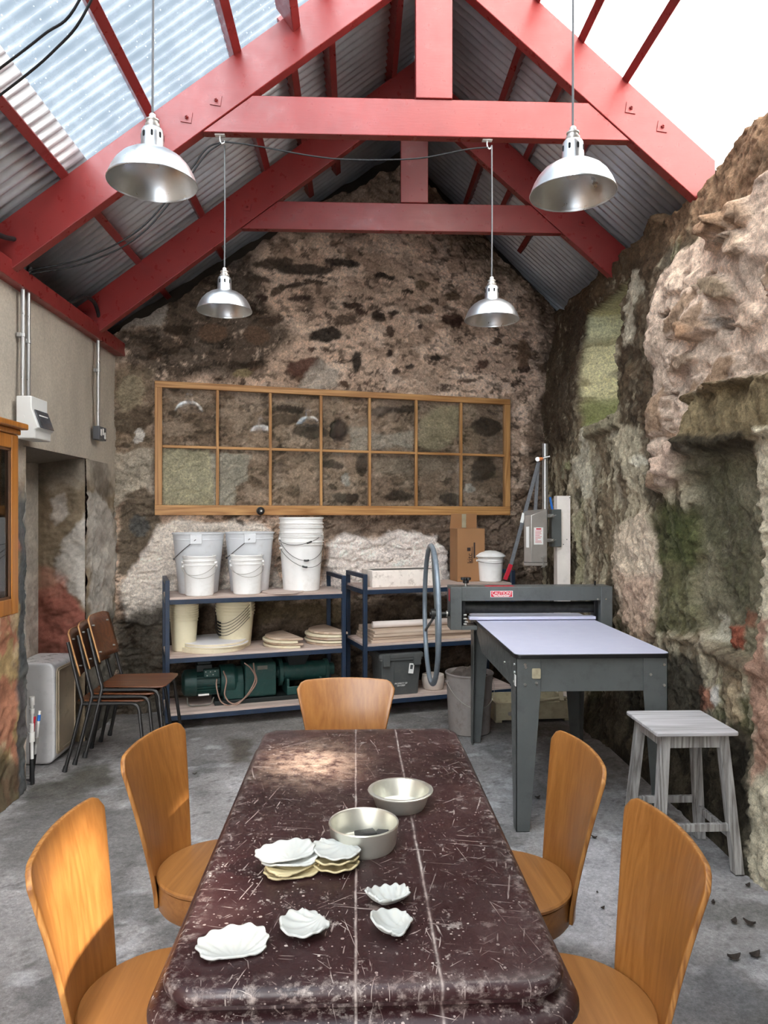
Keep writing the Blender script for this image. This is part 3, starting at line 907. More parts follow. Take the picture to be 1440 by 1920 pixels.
# ------------------------------------------------------------------ left wall with its recess
LX = -1.915
def make_left_wall():
    Ps, Cs, Fs, off = [], [], [], 0
    ZL = 2.0
    def strip(p0, p1, z0, z1, step, seed, fade=False, nrm=None):
        nonlocal off
        p0, p1 = np.array(p0, float), np.array(p1, float)
        L = np.linalg.norm(p1-p0)
        n_s, n_z = max(3, int(L/step)), max(3, int((z1-z0)/step))
        t = np.linspace(0, 1, n_s); z = np.linspace(z0, z1, n_z)
        XY = p0[None]+(p1-p0)[None]*t[:, None]
        P = np.stack([np.repeat(XY[None, :, 0], n_z, 0), np.repeat(XY[None, :, 1], n_z, 0), np.repeat(z[:, None], n_s, 1)], -1).reshape(-1, 3)
        s = np.repeat((t*L)[None], n_z, 0).ravel()
        a = P[:, 1]+P[:, 0]*.9; b = P[:, 2]
        p = Painter(P, a, b, 403)
        d2 = (p1-p0)/L
        n = np.array([d2[1], -d2[0], 0])
        hi = sstep(1.72, 1.98, b+(p.v1-.5)*.3)
        pl = L3((196, 186, 172))[None]*(.74+.52*fbm(a*2.2, b*.9, 431, 5))[:, None]*(.9+.2*fbm(a*12, b*2.5, 433, 4))[:, None]
        g = fbm(a*3.5, b*4.5, 441, 5)
        lo = (L3((96, 84, 68))[None]*(1-g[:, None])+L3((176, 158, 134))[None]*g[:, None])*(.7+.6*p.v1)[:, None]
        p.col = pl*hi[:, None]+lo*(1-hi)[:, None]
        p.d = (fbm(a*2, b*2, 451, 3)-.5)*.03*hi+((fbm(a*6, b*8, 453, 5)-.5)*.06+(p.v2-.5)*.012)*(1-hi)
        if seed == 1:      # the pier, peeling limewash
            p.poly([(-400, 1130), (52, 1130), (52, 1560), (-400, 1560)], (192, 164, 118), .9, 6, 6, 0, .4)
            q = fbm(a*7, b*4, 461, 5)
            for lo_, hi_, c in ((.56, .60, (184, 122, 100)), (.40, .36, (132, 112, 98))):
                m = sstep(lo_, hi_, q)*(1-hi)*.85
                p.put(m, c, -.004, .3)
            q = sstep(.56, .62, fbm(a*9+5, b*6, 467, 5))*(1-hi)*.7
            p.put(q, (206, 184, 150), 0, .3)
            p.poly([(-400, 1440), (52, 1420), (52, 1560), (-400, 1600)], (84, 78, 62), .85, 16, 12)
            m = sstep(4.20, 4.24, P[:, 1]+(p.v1-.5)*.06)*(1-sstep(1.66, 1.8, b))
            p.put(m*.9, (92, 98, 102), 0, .4)
        if seed == 2:      # recess back
            p.put((1-hi)*.9, (190, 182, 172), 0, .3)
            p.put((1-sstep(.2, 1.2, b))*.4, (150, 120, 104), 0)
        if seed == 3:      # far jamb of the recess
            p.put(sstep(1.78, 1.9, b)*.8, (112, 104, 94), 0)
            p.poly([(95, 935), (120, 925), (125, 965), (100, 985)], (196, 188, 180), .9, 4, 7)
            p.poly([(118, 1010), (160, 960), (170, 1150), (100, 1090), (96, 1060)], (196, 190, 182), .85, 5, 10, .01)
            p.poly([(60, 1110), (110, 1090), (150, 1140), (175, 1170), (175, 1230), (60, 1230)], (146, 88, 76), .95, 6, 8, 0, .35)
            p.poly([(75, 1060), (120, 1085), (110, 1120), (70, 1120)], (176, 120, 104), .6, 8, 10)
        if seed == 4:
            p.poly([(150, 930), (190, 925), (216, 960), (216, 1160), (165, 1170), (160, 1050)], (190, 184, 176), .9, 6, 10, .01)
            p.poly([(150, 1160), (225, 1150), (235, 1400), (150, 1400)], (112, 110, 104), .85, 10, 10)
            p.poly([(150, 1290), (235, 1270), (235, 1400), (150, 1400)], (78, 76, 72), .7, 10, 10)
            p.poly([(165, 860), (190, 850), (205, 920), (180, 935)], (108, 100, 92), .7, 8, 10)
        f = np.ones(len(P))
        if fade:
            f = sstep(0, .05, s)*sstep(0, .05, L-s)
        Q = P+n[None]*(p.d*f)[:, None]
        Ps.append(Q); Cs.append(p.col); Fs.append(gridfaces(n_z, n_s, off)); off += len(Q)
    strip((LX, -1.2), (LX, 2.9), 0, 2.95, .06, 1)
    strip((LX, 2.9), (LX, 4.33), 0, 2.0, .014, 1)
    strip((LX, 4.33), (-2.24, 4.33), 0, ZL, .03, 2)
    strip((-2.24, 4.33), (-2.24, 5.25), 0, ZL, .014, 2, True)
    strip((-2.24, 5.25), (LX, 5.25), 0, ZL, .010, 3, True)
    strip((LX, 5.25), (-1.93, 6.05), 0, 2.0, .012, 4)
    strip((LX, 2.9), (-1.93, 6.05), 2.0, 2.95, .013, 5)
    P = np.vstack(Ps); Cc = np.vstack(Cs); F = np.vstack(Fs)
    # underside of the lintel
    n0 = len(P)
    k = 24
    yy = np.linspace(4.28, 5.30, k)
    rows = []
    for j in range(6):
        x = LX+.012-(.34*j/5)
        rows.append(np.stack([np.full(k, x), yy, np.full(k, 2.0-.008*j)+(fbm(yy*5, yy*0+j, 9, 3)-.5)*.02*(j > 0)], -1))
    P = np.vstack([P]+rows)
    Cc = np.vstack([Cc, np.repeat(L3((122, 114, 104))[None], 6*k, 0)])
    F = np.vstack([F, gridfaces(6, k, n0)])
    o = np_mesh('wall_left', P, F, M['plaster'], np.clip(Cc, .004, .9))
    tag(o, kind='structure')
make_left_wall()

# ------------------------------------------------------------------ wall behind the photographer
def make_front_wall():
    b = MB()
    y0, y1 = -1.35, -1.2
    wx0, wx1, wz0, wz1 = -.02, .42, 2.2, 3.05
    dx0, dx1, dz = -1.88, -.42, 3.25        # wide unseen opening, added to throw front light on the back wall
    b.box(-2.3, dx0, y0, y1, 0, 3.25); b.box(dx1, wx0, y0, y1, 0, 3.25); b.box(wx1, 2.4, y0, y1, 0, 3.25)
    b.box(wx0, wx1, y0, y1, 0, wz0); b.box(wx0, wx1, y0, y1, wz1, 3.25)
    gp = [(-2.3, 3.25), (2.4, 3.25), (2.4, sheet_z(2.4)-.02), (RX, sheet_z(RX)-.02), (-2.3, sheet_z(-2.3)-.02)]
    vs = [(x, y, z) for y in (y0, y1) for x, z in gp]
    b.add(vs, [tuple(range(5)), tuple(range(5, 10))[::-1]]+[(k, 5+k, 5+(k+1) % 5, (k+1) % 5) for k in range(5)])
    o = b.build('wall_front', simple('dim render', (120, 108, 94), .9, 0, .25, 3))
    tag(o, kind='structure')
    g = MB(); g.box(wx0, wx1, y0+.06, y0+.075, wz0, wz1)
    tag(g.build('window_3', M['milky']), kind='structure')
make_front_wall()

# outer leaves added to block light leaks at gable and eaves, coloured dark
ob = MB()
gx = [-2.6, RX, 2.7]
poly = [(-2.6, -.1), (2.7, -.1), (2.7, sheet_z(2.7)-.012), (RX, sheet_z(RX)-.012), (-2.6, sheet_z(-2.6)-.012)]
vs_g = [(x, back_y(x)+.28+k*.1, z) for k in (0, 1) for x, z in poly]
ob.add(vs_g, [tuple(range(5)), tuple(range(5, 10))[::-1]]+[(k, 5+k, 5+(k+1) % 5, (k+1) % 5) for k in range(5)])
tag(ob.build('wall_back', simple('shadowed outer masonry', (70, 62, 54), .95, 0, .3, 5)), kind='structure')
ob = MB(); ob.box(-2.62, -2.34, -1.35, 6.3, 0, 2.93)
ob.box(-2.34, -1.97, -1.2, 6.1, 2.955, 3.0)
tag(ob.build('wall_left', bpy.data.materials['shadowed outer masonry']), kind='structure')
ob = MB(); ob.box(4.4, 4.8, -6, 7, -.1, 3.3)  # added out of view to hide bright sky from the sash glass
tag(ob.build('sky_blocker_wall', bpy.data.materials['shadowed outer masonry']), kind='structure')
ob = MB(); ob.box(2.36, 2.5, 2.7, 7.2, 0, sheet_z(2.43)-.02)
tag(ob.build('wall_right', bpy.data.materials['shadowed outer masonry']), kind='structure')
# ------------------------------------------------------------------ floor
def make_floor():
    xs = np.concatenate([np.arange(-2.6, 2.4, .022)])
    ys = np.concatenate([np.arange(-1.3, 1.2, .08), np.arange(1.2, 7.3, .022)])
    n_x, n_y = len(xs), len(ys)
    X, Y = np.meshgrid(xs, ys)
    P = np.stack([X, Y, np.zeros(X.shape)], -1).reshape(-1, 3)
    a, b = P[:, 0], P[:, 1]
    p = Painter(P, a, b, 603)
    g = fbm(a*1.8, b*1.8, 611, 5)
    p.col = (L3((104, 100, 98))[None]*(1-g[:, None])+L3((174, 170, 170))[None]*g[:, None])*(.82+.36*p.v1)[:, None]
    w = sstep(.60, .68, fbm(a*7, b*7, 621, 5))*.6
    p.col = p.col*(1-w[:, None])+L3((188, 186, 188))[None]*w[:, None]
    k = sstep(.60, .70, fbm(a*3+7, b*3, 631, 5))*.55
    p.col = p.col*(1-k[:, None])+L3((84, 84, 82))[None]*k[:, None]
    sp = sstep(.70, .76, fbm(a*30, b*30, 641, 3))*.5
    p.col = p.col*(1-sp[:, None])+L3((70, 68, 64))[None]*sp[:, None]
    p.poly([(60, 1470), (200, 1440), (215, 1475), (150, 1500), (40, 1520)], (66, 62, 50), .8, 12, 16)
    p.poly([(0, 1540), (60, 1490), (260, 1500), (300, 1560), (240, 1680), (0, 1640)], (104, 102, 100), .7, 25, 30)
    p.poly([(430, 1380), (480, 1380), (470, 1430), (435, 1430)], (84, 76, 66), .8, 8, 12)
    p.poly([(1280, 1690), (1500, 1690), (1500, 1740), (1290, 1730)], (112, 110, 106), .7, 12, 10)
    p.poly([(1250, 1800), (1400, 1790), (1440, 1900), (1270, 1900)], (112, 112, 114), .7, 25, 40)
    p.poly([(1010, 1600), (1160, 1600), (1150, 1780), (1040, 1760)], (188, 186, 190), .6, 25, 25)
    p.poly([(1030, 1340), (1200, 1400), (1230, 1500), (1100, 1470), (1020, 1400)], (116, 110, 106), .5, 25, 20)
    p.poly([(200, 1330), (1060, 1330), (1060, 1375), (200, 1375)], (110, 104, 98), .6, 16, 12)
    d = (fbm(a*4, b*4, 651, 5)-.5)*.010-.004
    Q = P.copy(); Q[:, 2] += np.minimum(d, .0)
    o = np_mesh('floor', Q, gridfaces(n_y, n_x), M['concrete'], np.clip(p.col, .004, .9))
    tag(o, kind='structure')
make_floor()

# ------------------------------------------------------------------ roof sheets
def corr(name, mat, xa, xb, y0, y1, solid=0.0, cols=2):
    stp = .0095
    ys = np.arange(y0, y1+stp, stp)
    n = len(ys)
    rows = []
    for j in range(cols):
        x = xa+(xb-xa)*j/(cols-1)
        left = (xa+xb)/2 < RX
        s = -.752 if left else .868
        z = (4.66+.294+.085-.752*(RX-x)) if left else (4.66+.311+.085-.868*(x-RX))
        nx, nz = (-.752, 1) if left else (.868, 1)
        l = math.hypot(nx, nz)
        w = .0130*np.sin(2*PI*ys/.076)
        rows.append(np.stack([x+w*nx/l, ys, z+w*nz/l], -1))
    P = np.vstack(rows)
    o = np_mesh(name, P, gridfaces(cols, n), mat)
    if solid:
        m = o.modifiers.new('gauge', 'SOLIDIFY'); m.thickness = solid; m.offset = 1
    return tag(o, kind='structure')
corr('ceiling', M['sheet'], -2.25, RX+.02, 4.16, 7.3, .002)
corr('ceiling.001', M['sheet'], -2.25, -1.50, -1.4, 4.18, .002)
corr('ceiling.002', M['sheet'], RX-.02, 2.45, 4.16, 7.3, .002)
corr('window_1', M['clear'], -1.56, RX+.02, -1.4, 4.20)
corr('window_2', M['milky'], RX-.02, 2.45, 2.0, 4.20)
corr('ceiling.003', M['sheet'], RX-.02, 2.45, -1.4, 2.05, .002)  # unseen near sheets, made opaque to cut a bright reflection in the sash
# eaves timber along the left wall
eb = MB(); eb.box(-1.96, -1.86, -1.2, 6.0, 2.88, 2.985)
tag(eb.build('wall_plate', M['red'], bevel=.004), 'long red painted eaves timber along the top of the grey left wall', 'beam')

# ------------------------------------------------------------------ trusses
def xz_prism(b, poly, y0, y1):
    n = len(poly)
    vs = [(x, y0, z) for x, z in poly]+[(x, y1, z) for x, z in poly]
    fs = [tuple(range(n)), tuple(range(n, 2*n))[::-1]]
    for k in range(n):
        fs.append((k, n+k, n+(k+1) % n, (k+1) % n))
    b.add(vs, fs)

def truss(y, label, tie, bolts, cx=RX):
    t = thing('roof_truss', label, 'roof truss', (cx, y, 0))
    o = -cx
    xl, xr = -2.12, 2.02
    def L(x, f): return (x+o, f(x))
    b = MB(); xz_prism(b, [L(xl, raf_lo), (RX+o, raf_lo(RX)), (RX+o, 4.66+.294), L(xl, raf_hi)], 0, TT)
    b.build('rafter', M['red'], t, bevel=.004)
    b = MB(); xz_prism(b, [(RX+o, raf_lo(RX)), L(xr, raf_lo), L(xr, raf_hi), (RX+o, 4.66+.311)], .001, TT+.001)
    b.build('rafter', M['red'], t, bevel=.004)
    z0, z1 = tie
    e = .004
    b = MB(); xz_prism(b, [(RX-(4.66-z0)/.752+o+e, z0), (RX+(4.66-z0)/.868+o-e, z0), (RX+(4.66-z1)/.868+o-e, z1), (RX-(4.66-z1)/.752+o+e, z1)], .006, TT-.004)
    b.build('tie_beam', M['red'], t, bevel=.004)
    b = MB(); b.box(-.102, .102, -.004, TT-.008, z1+.001, 4.72)
    b.build('king_post', M['red'], t, bevel=.004)
    for (px, py) in bolts:
        q = at_depth(px, py, y*CT+ .0)
        k = (q-Vector((0, 0, CH)))
        q = Vector((0, 0, CH))+k*(y/k.y)
        x = q.x-cx
        b = MB()
        M4 = Matrix.Translation((x, 0, q.z)) @ Matrix.Rotation(math.radians(8), 4, 'Y')
        b.box(-.029, .029, -.005, .001, -.029, .029, M4)
        b.cyl((x, -.016, q.z), (x, 0, q.z), .011, n=6)
        b.cyl((x, -.026, q.z), (x, -.010, q.z), .006, n=8)
        b.build('bolt', M['red'], t)
    return t
truss(YF, 'near red roof truss with the wide tie beam and bolted rafters nearest the camera', (3.70, 3.905), [(350, 220), (405, 188), (1183, 203), (1242, 238)])
truss(YR, 'far red roof truss close to the stone gable, its tie beam lower in view', (3.70, 3.905), [(463, 388), (427, 411), (1092, 417)])

def purlin(x, y0, y1, label, w=.05, h=.082, z=None):
    left = x < RX
    ang = math.atan(.752) if left else -math.atan(.868)
    z = raf_hi(x)+h/2 if z is None else z
    b = MB()
    M4 = Matrix.Rotation(-ang, 4, 'Y')
    b.box(-w/2, w/2, 0, y1-y0, -h/2, h/2, M4)
    o = b.build('purlin', M['red'], bevel=.003)
    o.location = (x, y0, z)
    tag(o, label, 'purlin', 'red purlins under the roof sheets')
PL = ['lowest', 'second lowest', 'third', 'fifth', 'topmost']
for x, nm in zip((-1.60, -1.14, -.67, -.17, .26), PL):
    purlin(x, -1.1, 6.25, f'{nm} red purlin up the left roof slope from the left wall')
purlin(-.37, -1.1, YF-.005, 'short deep red purlin butting into the face of the near left rafter', .05, .16, 4.33)
purlin(-.40, YF+TT+.005, 6.3, 'red purlin behind the near truss, fourth up the left slope')
for x, nm in zip((1.03, 1.28, 1.53), ('upper', 'middle', 'lowest')):
    purlin(x, -1.1, 6.7, f'{nm} red purlin of the right roof slope running past the glaring roof sheets', .045, .08)
# ------------------------------------------------------------------ table
def make_table():
    t = thing('work_table', 'long scratched dark maroon table with rounded corners in the middle of the room', 'table', (.018, 2.09, 0))
    prof = [(-.30, .7605), (-.05, .7605), (-.012, .7600), (-.004, .7575), (.001, .752), (.002, .744), (-.001, .733), (-.008, .727), (-.016, .725)]
    hx, hy, r = .372, .79, .075
    def ring(o, z):
        return [(x, y, z) for x, y in rrect(hx+o, hy+o, max(.01, r+o), 8)]
    b = MB(); b.loft([ring(o, z) for o, z in prof])
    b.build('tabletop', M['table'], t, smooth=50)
    b = MB(); b.loft([ring(o, z) for o, z in [(-.03, .726), (-.018, .724), (-.018, .714), (.006, .712), (.022, .706), (.030, .696), (.031, .686), (.024, .674), (.012, .668), (.010, .655), (-.02, .650)]])
    b.build('moulding', M['table'], t, smooth=50)
    b = MB()
    for x0, x1, y0, y1 in ((-.30, .30, -.72, -.70), (-.30, .30, .70, .72), (-.31, -.29, -.72, .72), (.29, .31, -.72, .72)):
        b.box(x0, x1, y0, y1, .55, .652)
    b.build('apron', M['table'], t, bevel=.003)
    for sx in (-1, 1):
        for sy in (-1, 1):
            b = MB()
            x, y = sx*.27, sy*.68
            b.box(x-.04, x+.04, y-.04, y+.04, .52, .65)
            b.lathe([(.036, .52), (.03, .50), (.038, .48), (.028, .45), (.034, .36), (.026, .16), (.034, .13), (.022, .10), (.026, .0)], 20, Matrix.Translation((x, y, 0)), True, True)
            b.build('leg', M['table'], t)
make_table()

# ------------------------------------------------------------------ round seated bentwood chairs
def make_chair(label):
    t = thing('dining_chair', label, 'chair')
    b = MB()
    b.lathe([(.0001, .4605), (.19, .4605), (.2, .459), (.205, .454), (.205, .447), (.200, .443), (.0001, .443)], 56)
    b.build('seat', M['seatwood'], t)
    b = MB()
    b.lathe([(.185, .442), (.199, .440), (.2005, .41), (.2005, .365), (.195, .357), (.183, .357), (.183, .442)], 56)
    b.build('seat_rim', M['seatwood'], t)
    # curved plywood back: narrow at the seat, spreading to a wide arched head
    na, nt_ = 25, 34
    vs, fs = [], []
    for i in range(nt_):
        q = i/(nt_-1)
        q = q**.85
        for j in range(na):
            a = -1+2*j/(na-1)
            e = max(0, (abs(a)-.80)/.20)
            top = .870-.010*a*a-.034*e**2.6
            z = .372+q*(top-.372)
            f = max(0, (z-.372)/.49)
            hw = .128+.101*f**1.25
            k = max(0, (f-.88)/.12)
            hw *= 1-.045*k*k
            y = a*hw
            R = .215+.70*f**1.5
            x = -.206-.058*f**1.6+(R-math.sqrt(max(1e-6, R*R-min(abs(y), R*.98)**2)))
            vs.append((x, y, z))
    for i in range(nt_-1):
        for j in range(na-1):
            fs.append((i*na+j, i*na+j+1, (i+1)*na+j+1, (i+1)*na+j))
    b = MB(); b.add(vs, fs)
    o = b.build('backrest', M['chairwood'], t, smooth=60, solid=.013, off=0, bevel=.003)
    o.data.materials.append(M['plyedge'])
    o.modifiers['thickness'].material_offset_rim = 1
    b = MB()
    b.cyl((-.212, .0, .40), (-.200, .0, .40), .006, n=10)
    b.build('bolt', M['bolt'], t)
    b = MB()
    b.lathe([(.11, .357), (.10, .345), (.03, .335), (.026, .30), (.026, .06), (.04, .035), (.17, .018), (.185, .008), (.185, 0)], 32, None, True, True)
    b.build('pedestal', M['blackpaint'], t)
    return t
CH0 = make_chair('round seated oak chair at the near left table corner, sun on its back')
CH0.location = (-.445, 1.755, 0)
g_ch = 'round seated oak chairs at the table'
CH0['group'] = g_ch
dup(CH0, (-.435, 2.40, 0), math.radians(-11), 'round seated oak chair at the far left of the maroon table', g_ch)
dup(CH0, (-.048, 3.03, 0), math.radians(-91), 'oak chair facing the camera across the far end of the maroon table', g_ch)
dup(CH0, (.470, 2.28, 0), math.radians(184), 'round seated oak chair right of the table, nearest the grey press leg', g_ch)
dup(CH0, (.492, 1.690, 0), math.radians(181), 'round seated oak chair at the near right table corner before the stool', g_ch)

# ------------------------------------------------------------------ things on the table
TZ = .7605
def tin(name, label, c, rt, rb, h, rim, mat):
    b = MB()
    prof = [(.0005, .0015), (rb-.006, .0015), (rb-.001, .004), (rb+.001, .009), (rt-.002, h-.004), (rt, h)]
    if rim:
        prof += [(rt+rim*.6, h+.001), (rt+rim, h-.001), (rt+rim, h-.004), (rt+rim*.5, h-.004), (rt+.0015, h-.006)]
    else:
        prof += [(rt+.003, h+.001), (rt+.0045, h-.002), (rt+.0025, h-.005)]
    prof += [(rb+.003, .009), (rb-.002, .0), (.0005, .0)]
    b.lathe(prof, 56)
    o = b.build(name, mat, smooth=40)
    o.location = c
    return tag(o, label, 'tin', 'baking tins on the table')
c1 = at_height(751, 1479, TZ+.05); c2 = at_height(682, 1540, TZ+.062)
tin('baking_tin', 'shallow flared aluminium pie tin, empty, the farther of two tins on the table', (c1.x, c1.y, TZ), .083, .070, .050, .011, M['tin'])
tin('cake_tin', 'straight sided aluminium cake tin holding dark stones, the nearer tin', (c2.x, c2.y, TZ), .085, .079, .062, 0, M['tin'])
def rock(c, sx, sy, sz, rz, label, seed):
    rnd = random.Random(seed)
    b = MB()
    pts = []
    bm = bmesh.new()
    for x in (-1, 1):
        for y in (-1, 1):
            for z in (0, 1):
                bm.verts.new((x*sx*rnd.uniform(.7, 1), y*sy*rnd.uniform(.7, 1), z*sz*rnd.uniform(.7, 1)))
    for k in range(5):
        bm.verts.new((rnd.uniform(-.8, .8)*sx, rnd.uniform(-.8, .8)*sy, sz*rnd.uniform(.8, 1.05)))
    bmesh.ops.convex_hull(bm, input=bm.verts)
    bm.verts.ensure_lookup_table()
    lone = [v for v in bm.verts if not v.link_faces]
    bmesh.ops.delete(bm, geom=lone, context='VERTS')
    bm.verts.index_update()
    b.add([v.co.copy() for v in bm.verts], [[v.index for v in f.verts] for f in bm.faces])
    bm.free()
    o = b.build('stone', M['slate'], bevel=.002, smooth=20)
    o.location = c; o.rotation_euler = (0, 0, rz)
    tag(o, label, 'stone', 'dark stones in the cake tin')
rock((c2.x+.006, c2.y+.020, TZ+.0018), .034, .020, .028, .3, 'larger dark stone lying in the nearer cake tin', 3)
rock((c2.x+.048, c2.y+.034, TZ+.0018), .020, .015, .022, -.4, 'smaller dark stone lying in the cake tin beside the larger stone', 8)

def shell(name, label, c, w, rz, tilt=(0, 0), ribs=13, depth=.02, asp=.86, mat='shell', hinge=.0, fl=1.0, grp=None, amp=1.0):
    """scallop: fan of ribs from a small hinge, dished, scalloped lip, two ears"""
    n, m = 104, 16
    vs, fs = [], []
    vs.append((0, 0, 0))
    H = -.78                                # hinge point on the y axis, unit shell
    def outline(a):
        # a measured at the hinge: -1..1 over the fan; back to the hinge by the ears
        return a
    for i in range(1, m+1):
        q = i/m
        for k in range(n):
            ph = 2*PI*k/n
            x, y = math.cos(ph), math.sin(ph)
            r = 1.0
            if y < -.45:                    # flattened hinge side with ears
                r = min(1.06, .80/max(.3, -y)) if -y > .2 else 1
                r = min(r, 1.0+.10*max(0, 1-abs(y+.62)/.16))
            X, Y = x*r*q, y*r*q
            fa = math.atan2(X, Y-H+.12)
            rad = math.hypot(X, Y-H)
            rib = math.cos(fa*ribs*1.9)
            lip = 1+.022*amp*rib*q**6*(1 if y > -.5 else .2)
            X *= lip; Y *= lip
            z = depth*(q**2.3)*(1.0 if y > -.4 else .75)+.0016*amp*rib*min(1, rad*1.3)*(.35+.65*q)
            z += .0025*math.sin(2*ph+rz*3)*q**2
            vs.append((X*w/2, Y*w/2*asp, z))
    for k in range(n):
        fs.append((0, 1+k, 1+(k+1) % n))
    for i in range(m-1):
        for k in range(n):
            k2 = (k+1) % n
            fs.append((1+i*n+k, 1+(i+1)*n+k, 1+(i+1)*n+k2, 1+i*n+k2))
    b = MB(); b.add(vs, fs)
    o = b.build(name, M[mat], smooth=70, solid=.0042, off=1)
    z0 = min(v[2] for v in vs)
    o.location = (c[0], c[1], c[2]+.0048)
    o.rotation_euler = (tilt[0], tilt[1], rz)
    return tag(o, label, 'shell', grp or 'white shells on the table')
def on_table(px, py, z=TZ+.008):
    q = at_height(px, py, z); return (q.x, q.y, TZ)
R_ = math.radians
shell('scallop_shell', 'flat white fan shell alone at the near left corner of the table', on_table(436, 1768), .137, R_(14), (0, 0), 11, .008, .84, amp=1.2)
shell('scallop_shell', 'white shell with a pointed ear, between the flat fan shell and the table seam', on_table(572, 1737), .104, R_(118), (R_(-3), R_(3)), 9, .016, .92, amp=1.6)
shell('scallop_shell', 'nearer of two dished white shells right of the middle table seam', on_table(733, 1737), .098, R_(70), (R_(6), R_(8)), 9, .020, .86, amp=1.1)
shell('scallop_shell', 'farther of two dished white shells right of the table seam, with a yellowed edge', on_table(726, 1686), .098, R_(38), (R_(-8), R_(8)), 12, .022, .84, amp=1.5)
cS = on_table(540, 1626)
for k, (dx, dy, dz, rz, mt, nm) in enumerate(((.010, -.012, 0, 14, 'shelly', 'bottom yellowed shell of the left shell stack on the table'),
                                              (.012, -.004, .011, 40, 'shelly', 'second lowest shell of the left shell stack on the table'),
                                              (.002, .004, .022, 2, 'shell', 'third shell up in the left shell stack on the table'),
                                              (-.008, .010, .033, 20, 'shell', 'wide white shell topping the left stack of shells'))):
    shell('scallop_shell', nm, (cS[0]+dx, cS[1]+dy, cS[2]+dz), .142-.004*(3-k), R_(rz), (R_(1.0), R_(-1)), 11, .008, .74, mt, grp='left stack of shells')
cS = on_table(628, 1618)
for k, (dx, dy, dz, rz, mt, nm) in enumerate(((.0, -.006, 0, 160, 'shelly', 'bottom yellowed shell of the right stack next to the cake tin'),
                                              (.0, .0, .013, 172, 'shelly', 'middle shell of the right stack next to the cake tin'),
                                              (.004, .004, .026, 150, 'shell', 'ribbed white shell topping the right stack next to the cake tin'))):
    shell('scallop_shell', nm, (cS[0]+dx, cS[1]+dy, cS[2]+dz), .115, R_(rz), (0, R_(-2)), 9, .013, .86, mt, grp='right stack of shells', amp=1.5)

# ------------------------------------------------------------------ pendant lamps
def make_lamp(label, c, ztop, tw):
    t = thing('pendant_lamp', label, 'lamp', c, 0, 'aluminium pendant lamps')
    b = MB()
    b.lathe([(.1515, -.002), (.1525, .001), (.150, .006), (.146, .016), (.138, .036), (.124, .060), (.104, .082), (.080, .098), (.058, .107), (.040, .111), (.030, .112)], 64)
    b.build('shade', M['alu'], t, solid=.0022, off=-1, smooth=60)
    b = MB()
    b.lathe([(.0405, .109), (.0405, .114), (.0388, .122), (.0375, .165), (.0360, .180), (.031, .188), (.022, .190)], 40, None, False, True)
    neck = b.build('lamp_neck', M['alu'], t, smooth=50)
    for k in range(8):
        a = 2*PI*k/8+.2
        b = MB()
        M4 = Matrix.Rotation(a, 4, 'Z')
        b.loft([[(x, y, z) for y, z in rrect(.0042, .0105, .0042, 5)] for x in (.034, .0388)], M=M4 @ Matrix.Translation((0, 0, .158)))
        b.build('vent_slot', M['slot'], neck)
    b = MB()
    b.lathe([(.022, .188), (.025, .194), (.025, .202), (.019, .204), (.019, .212), (.0225, .215), (.0225, .219), (.012, .221), (.0115, .236), (.008, .240), (.004, .241)], 28, None, True, True)
    b.build('cord_grip', M['stainless'], t, smooth=40)
    b = MB(); b.tube([(0, 0, .238), (.002, .001, .238+(ztop-.238)*.5), (0, 0, ztop)], .0042, 8, 4)
    b.build('cord', M['cord'], t)
    b = MB(); b.lathe([(.018, .11), (.018, .085), (.022, .08), (.022, .06)], 20, None, False, True)
    b.build('bulb_holder', M['pipew'], t)
    return t
def lamp_at(px, py, Z, label, zroof):
    q = at_depth(px, py, Z)
    return make_lamp(label, q, zroof-q.z, 0), q
l1, q1 = lamp_at(286, 344, 2.52, 'aluminium dome lamp at the upper left before the near red rafter', 4.11)
l2, q2 = lamp_at(1074, 364, 2.60, 'aluminium dome lamp at the upper right, hanging before the white sky', 4.69)
l3, q3 = lamp_at(421, 583, 4.06, 'aluminium dome lamp hanging above the left end of the old sash', 3.655)
l4, q4 = lamp_at(922, 600, 4.06, 'aluminium dome lamp hanging above the right end of the old sash', 3.655)
for l, q, nm in ((l3, q3, 'left'), (l4, q4, 'right')):
    h = thing('cord_hook', f'small white cord hook screwed under the {nm} part of the near tie beam', 'hook', (q.x-.02, YF+.035, 3.70), 0, 'cord hooks under the tie beam')
    b = MB(); b.box(-.028, .028, -.014, .014, -.006, 0)
    b.build('plate', M['pipew'], h, bevel=.002)
    b = MB(); b.tube([(0, 0, -.004), (0, 0, -.03), (.010, 0, -.048), (.022, 0, -.044), (.024, 0, -.034)], .0038, 8, 5)
    b.build('hook', M['pipew'], h)
